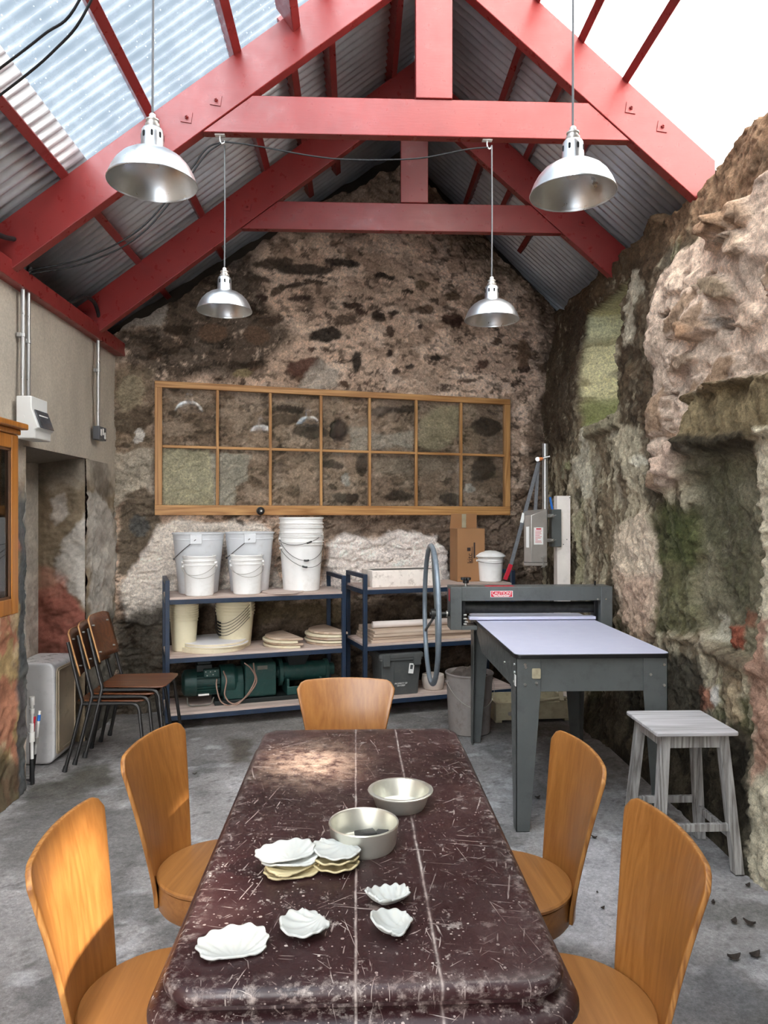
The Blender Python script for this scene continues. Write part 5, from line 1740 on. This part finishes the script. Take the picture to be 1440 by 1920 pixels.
cb = boxed(S2, 876, .33, Z2[2], 'tall brown cardboard carton with its flap up beside the lidded tub', 'carton', 'box', .2, .2, .45, 'card', -.10)
b = MB(); b.box(-.125, .125, -.10, .10, 0, .455); b.build('box', M['card'], cb, bevel=.003)
b = MB(); b.add([(-.125, .10, .455), (.125, .10, .455), (.120, .085, .585), (-.118, .085, .585), (-.125, .104, .455), (.125, .104, .455), (.120, .089, .585), (-.118, .089, .585)],
                [(0, 1, 2, 3), (7, 6, 5, 4), (0, 4, 5, 1), (1, 5, 6, 2), (2, 6, 7, 3), (3, 7, 4, 0)])
b.build('flap', M['card'], cb)
b = MB(); b.box(-.02, .02, .082, .0845, .46, .58); b.build('tape', M['tape'] if 'tape' in M else M['beige'], cb)
def text(body, size, mat, parent, Mx, name='lettering', ext=.0006, align='CENTER'):
    cu_ = bpy.data.curves.new(name, 'FONT')
    cu_.body = body; cu_.size = size; cu_.extrude = ext; cu_.align_x = align; cu_.align_y = 'CENTER'
    o = bpy.data.objects.new(name, cu_)
    COL.objects.link(o)
    bpy.context.view_layer.update()
    me = bpy.data.meshes.new_from_object(o)
    bpy.data.objects.remove(o)
    o = bpy.data.objects.new(name, me)
    COL.objects.link(o)
    me.materials.clear(); me.materials.append(mat)
    o.parent = parent
    o.matrix_local = Mx
    return o
def face_front(x, y, z, roll=0.0):
    return Matrix.Translation((x, y, z)) @ Matrix.Rotation(PI/2, 4, 'X') @ Matrix.Rotation(roll, 4, 'Z')
text('kitc', .060, M['cardink'], cb, face_front(-.012, -.1015, .20, PI/2))
b = MB(); b.box(-.037, -.006, -.1018, -.1008, .262, .292); b.box(.022, .036, -.1018, -.1008, .20, .335)
for k in range(3):
    b.box(.004+k*.005, .0058+k*.005, -.1018, -.1008, .16, .30)
b.build('print', M['cardink'], cb)

lb = bucket('white plastic tub with a domed lid beside the carton', on_shelf(S2, 919, .22, Z2[2]), .115, .100, .215, 'buckw', ((.03, .003),), (.035, .02, .2), None, 0, 'tub', 'lidded_tub')
b = MB(); b.lathe([(.135, .212), (.137, .216), (.134, .220), (.10, .245), (.05, .262), (.0005, .266)], 40)
b.build('lid', M['buckw'], lb, smooth=50)

for k in range(4):
    dz = sum((.026, .022, .026, .024)[:k])
    q = on_shelf(S2, 690+k*2, .04-.006*k, Z2[1]+dz)
    t = thing('ply_board', f'{["bottom", "second lowest", "second highest", "top"][k]} board in the pile of wide ply boards on the right rack', 'board', q, SA+R_((0, .4, -.5, .3)[k]), 'wide ply boards on the right rack')
    b = MB(); b.box(0.03, 1.24-.03*k, 0, .42, 0, (.024, .020, .024, .022)[k]); b.build('board', M['boardedge'], t, bevel=.002)
q = on_shelf(S2, 694, .17, Z2[1]+.098)
t = thing('paper_roll', 'pale rolled sheet of paper lying on the pile of ply boards', 'roll', q+Vector((0, 0, .028)), SA-.02)
b = MB(); b.cyl((0.02, 0, 0), (.68, 0, 0), .028, n=24, cap=False); b.build('roll', M['paperroll'], t, solid=.003, off=-1)
b = MB(); b.tube([(.021+.002*math.sin(a), .02*(1-a/14)*math.cos(a), .02*(1-a/14)*math.sin(a)) for a in np.linspace(0, 12, 40)], .0012, 5, 1); b.build('coil_end', M['paperroll'], t)

cr = boxed(S2, 742, .17, Z2[0], 'dark grey lidded plastic crate on the bottom of the right rack', 'storage_crate', 'crate', .4, .3, .3, 'crate', -.02)
b = MB(); b.loft([[(x, y, z) for x, y in rrect(.172+o, .135+o, .02, 4)] for o, z in ((-.018, 0), (0, .28), (.012, .281), (.012, .30))]); b.build('body', M['crate'], cr, bevel=.002)
b = MB(); b.loft([[(x, y, z) for x, y in rrect(.190+o, .150+o, .018, 4)] for o, z in ((-.006, .296), (0, .300), (0, .330), (-.012, .342))])
for x in (-.13, .13):
    b.box(x-.03, x+.03, -.162, -.145, .24, .335)
b.build('lid', M['crate'], cr, bevel=.003)
b = MB(); b.box(-.165, -.158, -.139, -.13, .02, .27); b.box(-.06, -.057, -.1365, -.12, .02, .27); b.build('rib', M['crate'], cr)
b = MB(); b.box(-.021, .021, -.0012, .0012, -.04, .04, Matrix.Translation((.085, -.1395, .21)) @ Matrix.Rotation(R_(8), 4, 'Y')); st = b.build('sticker', M['white'], cr)
b = MB(); b.box(-.012, .010, -.0026, -.0008, -.005, .030, Matrix.Translation((.085, -.1395, .21)) @ Matrix.Rotation(R_(8), 4, 'Y')); b.build('sticker_print', M['crate'], st)
text('PROPERTY OF\nUO-DEEP', .017, M['white'], cr, face_front(.0, -.132, .085))
pb = boxed(S2, 812, .16, Z2[0], 'pale lumpy pot half hidden behind the press wheel', 'clay_pot', 'pot', .1, .1, .1, 'bag')
b = MB(); b.lathe([(.0005, 0), (.075, 0), (.085, .01), (.095, .08), (.090, .12), (.070, .125), (.06, .11), (.0005, .10)], 24); b.build('pot', M['bag'], pb, smooth=50)

# ------------------------------------------------------------------ clay bucket, drawer box
q = at_height(880, 1371, 0); q = at_depth(880, 1371, 5.42)
cbk = bucket('large clay smeared grey bucket full of clay under the press', (q.x, q.y, .0), .172, .152, .44, 'claybucket', ((.0, .006),), (.06, .17, .15), None, .1, 'bucket', 'clay_bucket', 'wirel')
b = MB()
n, m = 36, 12
vs, fs = [(0, 0, .47)], []
rn = random.Random(5)
for i in range(1, m+1):
    for k in range(n):
        a = 2*PI*k/n; r = .1605*i/m
        x, y = r*math.cos(a), r*math.sin(a)
        h_ = float(fbm(np.array([x*16+3.0]), np.array([y*16+1.0]), 71, 4)[0])
        vs.append((x, y, .395+.075*(1-(i/m)**2)*(.5+h_)+.05*(h_-.5)*(1-i/m*.5)))
for k in range(n): fs.append((0, 1+k, 1+(k+1) % n))
for i in range(m-1):
    for k in range(n): fs.append((1+i*n+k, 1+(i+1)*n+k, 1+(i+1)*n+(k+1) % n, 1+i*n+(k+1) % n))
b.add(vs, fs); cl_ = b.build('clay', M['clay'], None, smooth=70)
cl_.location = (q.x, q.y, 0); tag(cl_, 'heap of wet grey clay filling the large bucket under the press', 'clay')

q = at_depth(930, 1366, 5.62)
dx = thing('wooden_crate', 'beige painted wooden crate on the floor behind the press legs', 'crate', (q.x, q.y, 0), R_(4))
b = MB()
W_, D_, H_ = .60, .36, .15
b.box(0, W_, 0, .018, .02, H_); b.box(0, W_, D_-.018, D_, .02, H_); b.box(0, .018, .018, D_-.018, .02, H_); b.box(W_-.018, W_, .018, D_-.018, .02, H_); b.box(.018, W_-.018, .018, D_-.018, .02, .035)
b.build('box', M['beige'], dx, bevel=.002)
b = MB(); b.bar((.52, -.01, .16), (.56, .20, .36), .035, .012); b.bar((.30, -.02, .165), (.60, .12, .155), .05, .012); b.build('offcuts', M['beige'], dx, bevel=.002)
b = MB(); b.cyl((.11, -.006, .07), (.11, .0, .07), .016, n=16); b.build('knob', M['bolt'], dx)
b = MB(); b.box(0, .05, .01, .34, 0, .02); b.box(.55, .60, .01, .34, 0, .02); b.build('foot', M['beige'], dx)
# ------------------------------------------------------------------ slab roller / etching press
def make_press():
    x0, x1, yA, yB = .800, 1.598, 3.645, 4.90
    t = thing('slab_roller', 'grey steel slab roller press with a white bed and a big hand wheel', 'press', (x0, yA, 0))
    W_, L_ = x1-x0, yB-yA
    LL = L_+.28
    # bed
    bp = rrect(W_/2, LL/2, .035, 6, W_/2, LL/2)
    b = MB(); b.prism(bp, .876, .898); b.build('bed_edge', M['black'], t, bevel=.004)
    b = MB(); b.prism([(W_/2+(x-W_/2)*.994, LL/2+(y-LL/2)*.996) for x, y in bp], .898, .9005); b.build('bed', M['bedwhite'], t)
    # apron panels
    b = MB(); b.box(.03, W_-.03, .026, .034, .705, .874); b.build('front_apron', M['greypaint'], t, bevel=.002)
    for sx in (0, 1):
        x = .022 if sx == 0 else W_-.022
        y0, y1 = .03, L_-.10
        b = MB()
        prof = [(y0, .874), (y1+.12, .874), (y1+.12, .80), (y1-.08, .705), (y1-.30, .56+.145), (y0, .705)]
        b.add([(x-.003, y, z) for y, z in prof]+[(x+.003, y, z) for y, z in prof], [tuple(range(6)), tuple(range(6, 12))[::-1]]+[(k, 6+k, 6+(k+1) % 6, (k+1) % 6) for k in range(6)])
        b.build('side_apron', M['greypaint'], t, bevel=.002)
    # tapered angle-steel legs
    def leg(cx, cy, sx, sy, H=.874):
        w0, w1, th = .125, .068, .005
        b = MB()
        # face parallel to x
        def plate(dirx):
            if dirx:
                q0 = [(0, 0), (sx*w1, 0)]; q1 = [(0, 0), (sx*w0, 0)]
                vs = []
                for z, w in ((0, w1), (H*.80, w0), (H, w0)):
                    vs += [(cx, cy, z), (cx+sx*w, cy, z), (cx+sx*w, cy+sy*th, z), (cx, cy+sy*th, z)]
            else:
                vs = []
                for z, w in ((0, w1), (H*.80, w0), (H, w0)):
                    vs += [(cx, cy, z), (cx, cy+sy*w, z), (cx+sx*th, cy+sy*w, z), (cx+sx*th, cy, z)]
            fs = [(0, 1, 2, 3), (11, 10, 9, 8)]
            for i in (0, 4):
                fs += [(i, i+4, i+5, i+1), (i+1, i+5, i+6, i+2), (i+2, i+6, i+7, i+3), (i+3, i+7, i+4, i)]
            b.add(vs, fs)
        plate(True); plate(False)
        b.build('leg', M['greypaint'], t, bevel=.001)
    leg(.010, .018, 1, 1); leg(W_-.010, .018, -1, 1); leg(.010, L_+.22, 1, -1); leg(W_-.010, L_+.22, -1, -1)
    for (x, z) in ((.055, .845), (.058, .832), (.055, .745), (.112, .752), (W_-.03, .84), (W_-.03, .735), (W_-.10, .79)):
        b = MB(); b.cyl((x, .010, z), (x, .019, z), .0075, n=6); b.build('bolt', M['bolt'], t)
    for (y, z) in ((.05, .84), (.05, .80), (.06, .75), (.30, .80)):
        b = MB(); b.cyl((.004, y, z), (.012, y, z), .007, n=6); b.build('bolt', M['bolt'], t)
    b = MB(); b.loft([[(x, y, z) for x, z in rrect(.022, .026, .006, 3, .112, .80)] for y in (.013, .0165)]); b.build('corner_tag', M['beige'], t)
    b = MB(); b.box(.006, .010, .02, .05, .735, .79); b.build('plate_label', M['pipew'], t)
    # roller frame
    yf = 4.78-yA
    fx0, fx1 = .622-x0, 1.700-x0
    zt = 1.128
    b = MB()
    b.box(fx0+.075, fx1-.078, yf, yf+.16, 1.035, zt); b.build('crosshead', M['greypaint'], t, bevel=.003)
    b = MB(); b.box(fx0, fx0+.075, yf-.002, yf+.17, .845, zt); b.build('side_frame', M['greypaint'], t, bevel=.003)
    b = MB(); b.box(fx1-.078, fx1, yf-.002, yf+.17, .83, zt); b.build('side_frame', M['greypaint'], t, bevel=.003)
    b = MB(); b.box(fx0+.075, .0, yf, yf+.17, .845, .868); b.build('bearing_bracket', M['greypaint'], t, bevel=.002)
    b = MB(); b.cyl((fx0+.10, yf+.09, .982), (fx1-.09, yf+.09, .982), .038, n=28); b.build('top_roller', M['roller'], t)
    b = MB(); b.box(fx0+.13, fx1-.10, yf+.03, yf+.10, .906, .926); b.build('feed_bar', M['bedwhite'], t, bevel=.003)
    for xb in (fx0+.085, fx1-.105):
        b = MB(); b.box(xb, xb+.02, yf+.05, yf+.13, .87, 1.03); b.build('bearing_block', M['black'], t, bevel=.002)
    for (x, z) in ((fx0+.085, .945), (fx0+.085, .92), (fx0+.085, .885), (fx0+.092, .90)):
        b = MB(); b.cyl((x, yf-.01, z), (x+.02, yf-.01, z), .007, n=8); b.build('bolt', M['bolt'], t)
    for x in (fx1-.10, fx1-.045):
        b = MB(); b.cyl((x, yf-.008, 1.045), (x, yf, 1.045), .006, n=6); b.build('bolt', M['bolt'], t)
    # knob
    kx = .735-x0+.0
    b = MB(); b.cyl((kx, yf+.08, zt), (kx, yf+.08, zt+.02), .010, n=12); b.build('adjuster_screw', M['bolt'], t)
    b = MB()
    pts = []
    for k in range(42):
        a = 2*PI*k/42
        r = .030+.006*math.cos(7*a)
        pts.append((kx+r*math.cos(a), yf+.08+r*math.sin(a)))
    b.prism(pts, zt+.038, zt+.056); b.cyl((kx, yf+.08, zt+.018), (kx, yf+.08, zt+.04), .020, n=20)
    b.build('adjuster_knob', M['black'], t, bevel=.003)
    b = MB(); b.cyl((fx1-.09, yf+.08, zt), (fx1-.09, yf+.08, zt+.03), .006, n=10); b.build('adjuster_screw', M['black'], t)
    # hand wheel
    wc = Vector((.500-x0, yf+.05, .945))
    b = MB(); R0 = .452
    b.tube([wc+Vector((0, R0*math.cos(a), R0*math.sin(a))) for a in np.linspace(0, 2*PI, 72, endpoint=False)], .0165, 12, 1, True)
    wh = b.build('hand_wheel', M['wheel'], t, smooth=60)
    b = MB()
    for a in (97, 217, 337):
        a = R_(a)
        d = Vector((0, math.cos(a), math.sin(a)))
        b.cyl(wc+d*.03+Vector((.03, 0, 0)), wc+d*(R0-.01), .009, n=10)
    b.build('spokes', M['greypaint'], wh)
    b = MB(); b.cyl(wc+Vector((-.01, 0, 0)), Vector((fx0+.01, wc.y, wc.z)), .016, n=16); b.cyl(wc+Vector((.0, 0, 0)), wc+Vector((.055, 0, 0)), .034, n=20)
    b.build('axle', M['roller'], wh)
    b = MB(); b.cyl((fx0-.022, wc.y, wc.z), (fx0-.012, wc.y, wc.z), .021, n=16); b.build('axle_collar', M['bolt'], wh)
    # caution stickers
    sx_, sz_ = .905-x0+.055, 1.081
    b = MB(); b.box(sx_-.074, sx_+.074, yf-.0022, yf-.0004, sz_-.021, sz_+.021); st_ = b.build('caution_sticker', M['white'], t)
    b = MB(); b.box(sx_-.070, sx_+.070, yf-.0030, yf-.0020, sz_-.0185, sz_+.0185); b.build('sticker_ground', M['redsign'], st_)
    text('CAUTION!', .0275, M['white'], st_, face_front(sx_, yf-.0033, sz_+.0055))
    for zz, ws in ((-.0080, ((-.058, -.030), (-.027, -.004), (-.001, .026), (.029, .057))), (-.0142, ((-.050, -.022), (-.019, .010), (.013, .048)))):
        b = MB()
        for (xa, xb) in ws:
            b.box(sx_+xa, sx_+xb, yf-.0037, yf-.0029, sz_+zz-.0019, sz_+zz+.0019)
        b.build('sticker_small_print', M['white'], st_)
    b = MB(); b.box(sx_-.10, sx_+.09, yf+.03, yf+.09, zt, zt+.0015); b.build('top_sticker', M['redsign'], t)
    b = MB(); b.box(fx0-.0015, fx0, yf+.03, yf+.09, 1.03, 1.11); b.build('side_sticker', M['redsign'], t)
make_press()

# ------------------------------------------------------------------ post and clay extruder
q = at_depth(1055, 930, 6.05)
pt = thing('white_post', 'square cream painted post standing behind the press by the right wall', 'post', (q.x, q.y, 0), R_(6))
b = MB(); b.box(-.062, .052, -.04, .04, 0, q.z); b.build('post', M['offwhite'], pt, bevel=.003)
b = MB()
for x, z in ((.02, 1.40), (-.01, 1.36), (.045, q.z-.015)):
    b.cyl((x, -.0415, z), (x, -.0395, z), .004, n=8)
b.build('screw_hole', M['slot'], pt)

def make_extruder():
    Zd = 5.98
    O = at_depth(1022, 955, Zd)
    t = thing('clay_extruder', 'wall mounted clay extruder with a long lever and red grip beside the cream post', 'extruder', (O.x, O.y, 0))
    def w(px, py, dz=0.0):
        return at_depth(px, py, Zd+dz)-Vector((O.x, O.y, 0))
    b = MB(); b.cyl(w(1022, 1000, .02), w(1022, 832, .02), .0235, n=20); b.build('column', M['conduit'], t)
    b = MB()
    p0, p1 = w(1032, 955, .03), w(1048, 1025, .03)
    b.box(p0.x, p1.x+.01, p0.y-.04, p0.y+.045, p1.z, p0.z); b.build('mounting_plate', M['greypaint'], t, bevel=.003)
    b = MB()
    for py in (967, 1013):
        k = w(1025, py, -.01)
        b.box(k.x-.02, k.x+.05, k.y-.035, k.y-.015, k.z-.014, k.z+.014)
    b.build('clamp_bracket', M['conduit'], t, bevel=.002)
    b = MB()
    for py in (967, 1013):
        k = w(1036, py, -.05)
        b.cyl(k, k+Vector((0, -.03, 0)), .007, n=10); b.bar(k+Vector((-.022, -.028, -.006)), k+Vector((.022, -.028, .006)), .008, .005)
    b.build('wing_bolt', M['bolt'], t)
    # barrel: folded stainless box with slanted top edge
    cx = w(1002, 1000, -.10)
    z0, z1a, z1b = w(0, 1058, 0).z, w(0, 966, 0).z, w(0, 957, 0).z
    zb = w(0, 1052, 0).z
    hw = .088
    prof = [(-hw, -.02), (-hw+.045, -.075), (hw, -.060), (hw, .06), (-hw+.02, .07)]
    tops = [z1a-.005, z1a, z1b+.01, z1b+.01, z1b]
    vs = [(cx.x+x, cx.y+y, zb) for x, y in prof]+[(cx.x+x, cx.y+y, tops[k]) for k, (x, y) in enumerate(prof)]
    fs = [tuple(range(5))[::-1], tuple(range(5, 10))]+[(k, (k+1) % 5, 5+(k+1) % 5, 5+k) for k in range(5)]
    b = MB(); b.add(vs, fs); br = b.build('barrel', M['stainless'], t, bevel=.003)
    b = MB(); b.prism([(cx.x+x*1.02, cx.y+y*1.02) for x, y in prof], z0, zb-.004); b.build('die_holder', M['stainless'], t, bevel=.002)
    def face_pt(f, z):      # on the front face between prof[1] and prof[2]
        a, c = Vector((prof[1][0], prof[1][1], 0)), Vector((prof[2][0], prof[2][1], 0))
        q_ = a+(c-a)*f
        return Vector((cx.x+q_.x, cx.y+q_.y, z))
    def stick(f0, f1, za, zc, off, mat, nm, par):
        d = Vector((.11, -1, 0)).normalized()*off
        P4 = [face_pt(f0, za)+d, face_pt(f1, za)+d, face_pt(f1, zc)+d, face_pt(f0, zc)+d]
        Q4 = [p-d*.8 for p in P4]
        bb = MB(); bb.add(P4+Q4, [(0, 1, 2, 3), (7, 6, 5, 4), (0, 4, 5, 1), (1, 5, 6, 2), (2, 6, 7, 3), (3, 7, 4, 0)])
        return bb.build(nm, M[mat], par)
    zA, zB = w(0, 1019.5).z, w(0, 988.5).z
    s_ = stick(.16, .74, zA, zB, .0015, 'white', 'instruction_label', br)
    stick(.30, .62, zB-.016, zB-.006, .0024, 'redsign', 'label_heading', s_)
    for k in range(9):
        z = zB-.026-k*.0115
        stick(.24, (.66, .60, .64, .52, .66, .58, .40, .62, .66)[k], z-.002, z+.0015, .0024, 'redsign', 'label_print', s_)
    a, c = Vector((cx.x+prof[0][0], cx.y+prof[0][1], 0)), Vector((cx.x+prof[1][0], cx.y+prof[1][1], 0))
    nrm = Vector((-.77, -.63, 0))*.002
    P4 = [a*.7+c*.3+nrm, a*.3+c*.7+nrm]
    zz = (w(0, 1025).z, w(0, 987).z)
    bb = MB(); bb.add([p+Vector((0, 0, z)) for z in zz for p in P4]+[p-nrm*.8+Vector((0, 0, z)) for z in zz for p in P4], [(0, 1, 3, 2), (4, 6, 7, 5), (0, 4, 5, 1), (2, 3, 7, 6), (0, 2, 6, 4), (1, 5, 7, 3)])
    bb.build('side_label', M['white'], br)
    b = MB()
    k = face_pt(.74, 0)
    for py in (1042, 1059):
        z = w(0, py).z
        b.cyl(Vector((k.x, k.y, z)), Vector((k.x, k.y-.03, z)), .009, n=10); b.bar(Vector((k.x-.022, k.y-.026, z-.008)), Vector((k.x+.022, k.y-.026, z+.012)), .010, .006)
    b.cyl(Vector((k.x, k.y-.012, w(0, 1060).z)), Vector((k.x, k.y-.012, w(0, 1040).z)), .006, n=10)
    b.build('die_clamp', M['bolt'], t)
    # lever, link and pivot
    d1 = -.05
    top = w(1010, 866, d1)
    b = MB(); b.bar(top, w(957, 1062, d1), .030, .010, up=(0, 1, 0)); lv = b.build('lever', M['greyflake'], t, bevel=.001)
    b = MB(); b.bar(w(958, 1058, d1), w(947, 1087, d1), .034, .020, up=(0, 1, 0)); b.build('grip', M['redgrip'], lv, bevel=.004)
    b = MB(); b.bar(w(982, 962, d1-.008), w(978, 980, d1-.008), .026, .004, up=(0, 1, 0)); b.build('lever_sticker', M['white'], lv)
    b = MB(); b.bar(w(1009, 870, d1+.014), w(1003, 968, d1+.014), .028, .008, up=(0, 1, 0)); b.build('push_rod', M['greyflake'], t, bevel=.001)
    b = MB(); b.cyl(w(1008, 861, d1-.02), w(1008, 861, d1+.03), .018, n=16); b.cyl(w(1015, 860, d1+.02), w(1031, 856, d1+.02), .008, n=10); b.build('pivot', M['conduit'], t)
    b = MB(); b.cyl(w(1011, 861, d1-.012), w(1018, 860, d1-.012), .017, .012, n=12); b.build('pivot_nut', M['orange'], t)
    b = MB(); b.bar(w(1031, 932, .05), w(1036, 958, .05), .018, .006, up=(0, 1, 0)); b.build('strap', M['blue'], t)
M['greyflake'] = simple('worn grey lever', (104, 106, 110), .5, .2, .2, 30, .1, .5, (150, 150, 148), .5)
make_extruder()

# ------------------------------------------------------------------ stool
def make_stool():
    t = thing('work_stool', 'tall weathered wooden stool with pale worn paint by the right wall', 'stool', (1.525, 3.385, 0))
    b = MB(); b.prism(rrect(.188, .185, .012, 3), .612, .632); b.build('seat', M['oldtop'], t, bevel=.005)
    tx, ty, bx, by = .132, .135, .182, .180
    w0 = .044
    def lp(sx, sy, z):
        f = z/.612
        return Vector((sx*(bx+(tx-bx)*f), sy*(by+(ty-by)*f), z))
    for sx in (-1, 1):
        for sy in (-1, 1):
            b = MB()
            a, c = lp(sx, sy, 0), lp(sx, sy, .612)
            h = w0/2
            vs = [(p.x+i*h, p.y+j*h, p.z) for p in (a, c) for i, j in ((-1, -1), (1, -1), (1, 1), (-1, 1))]
            b.add(vs, [(0, 1, 2, 3), (7, 6, 5, 4), (0, 4, 5, 1), (1, 5, 6, 2), (2, 6, 7, 3), (3, 7, 4, 0)])
            b.build('leg', M['oldwood'], t, bevel=.003)
    for z, hh, nm in ((.578, .055, 'apron'), (.20, .034, 'stretcher'), (.205, .034, 'stretcher')):
        for sy in (-1, 1):
            if nm == 'stretcher' and z == .205: continue
            b = MB(); b.bar(lp(-1, sy, z), lp(1, sy, z), .02, hh); b.build(nm, M['oldwood'], t, bevel=.002)
    for z, hh, nm in ((.578, .055, 'apron'), (.155, .034, 'stretcher')):
        for sx in (-1, 1):
            b = MB(); b.bar(lp(sx, -1, z), lp(sx, 1, z), .02, hh); b.build(nm, M['oldwood'], t, bevel=.002)
make_stool()

# ------------------------------------------------------------------ dead leaves on the floor
def leaf_mesh(b, s, curl):
    n = 7
    vs, fs = [], []
    for i in range(n):
        q = i/(n-1)
        hw = s*.30*math.sin(PI*min(1, q*1.02))**.8+.0006
        z = curl*(q-.5)**2*s*1.6
        vs += [((q-.5)*s, -hw, z+.35*hw*abs(curl)+.001), ((q-.5)*s, 0, z*.6+.001), ((q-.5)*s, hw, z+.3*hw+.001)]
    for i in range(n-1):
        for j in range(2):
            fs.append((i*3+j, i*3+j+1, (i+1)*3+j+1, (i+1)*3+j))
    b.add(vs, fs)
lf = None
for k, (px, py, s, rz) in enumerate(((1008, 1496, .045, .2), (992, 1516, .042, 1.1), (1114, 1571, .040, 2.6), (1337, 1693, .036, 1.0), (1376, 1729, .050, .7), (1405, 1733, .062, 2.4), (1376, 1798, .070, .1), (1415, 1793, .065, .3), (1402, 1661, .040, .5), (1130, 1703, .028, .4), (1120, 1674, .02, 1.4), (365, 1452, .035, .4))):
    q = at_height(px, py, 0)
    if lf is None:
        b = MB(); leaf_mesh(b, .05, .8); lf = b.build('dead_leaf', M['leaf'], None, solid=.0012, off=1)
        o = lf
    else:
        o = lf.copy(); COL.objects.link(o)
    o.location = (q.x, q.y, .001); o.rotation_euler = (0, 0, rz); f = s/.05; f *= .72; o.scale = (f, f, f*1.2)
    tag(o, 'small dark dead leaf lying on the grey concrete floor', 'leaf', 'dead leaves on the floor')
SKY_HI, SKY_LO, SUN_E, EXPO = 8.0, .36, 7.5, 1.05
SUN_DIR = (1, -.35, .66)
# ------------------------------------------------------------------ camera, sky, sun
cam = bpy.data.cameras.new('camera')
co = bpy.data.objects.new('camera', cam)
COL.objects.link(co)
co.location = (0, 0, CH)
co.rotation_euler = (PI/2, 0, -TH)
cam.sensor_fit = 'VERTICAL'
cam.sensor_height = 24
cam.sensor_width = 18
cam.lens = 24*CF/1920
cam.shift_y = 6/1920
cam.clip_start = .05
SC.camera = co

w = bpy.data.worlds.new('sky')
SC.world = w
w.use_nodes = True
nt = w.node_tree
bg = nt.nodes['Background']
dirv = nd(nt, 'ShaderNodeTexCoord').outputs['Generated']
dt = nd(nt, 'ShaderNodeVectorMath', {0: dirv, 1: Vector((.25, -.78, .52)).normalized()}, operation='DOT_PRODUCT').outputs['Value']
cl = noise(nt, dirv, 2.2, 5, .6)
f = mth(nt, 'ADD', dt, mth(nt, 'MULTIPLY', mth(nt, 'SUBTRACT', cl, .5), .35))
fr = nd(nt, 'ShaderNodeMapRange', {0: f, 1: .15, 2: 1.0, 3: 0.0, 4: 1.0}, interpolation_type='SMOOTHSTEP').outputs[0]
col = mix(nt, fr, (.62, .74, .86, 1), (1.0, .985, .96, 1))
nt.links.new(col, bg.inputs['Color'])
nt.links.new(mth(nt, 'ADD', mth(nt, 'MULTIPLY', fr, SKY_HI), SKY_LO), bg.inputs['Strength'])

sd = bpy.data.lights.new('sun', 'SUN')
so = bpy.data.objects.new('sun', sd)
COL.objects.link(so)
sd.energy = SUN_E
sd.angle = math.radians(2.5)
sd.color = (1, .95, .86)
so.rotation_euler = (-Vector(SUN_DIR)).to_track_quat('-Z', 'Y').to_euler()

vs_ = SC.view_settings
SC.display_settings.display_device = 'sRGB'
vs_.view_transform = 'Standard'
vs_.look = 'None'
vs_.gamma = 1
vs_.use_curve_mapping = False
vs_.exposure = EXPO
cy = SC.cycles
cy.max_bounces = 10
cy.diffuse_bounces = 5
cy.glossy_bounces = 4
cy.transparent_max_bounces = 16
cy.use_denoising = True
cy.sample_clamp_indirect = 8
cy.caustics_reflective = False
cy.caustics_refractive = False
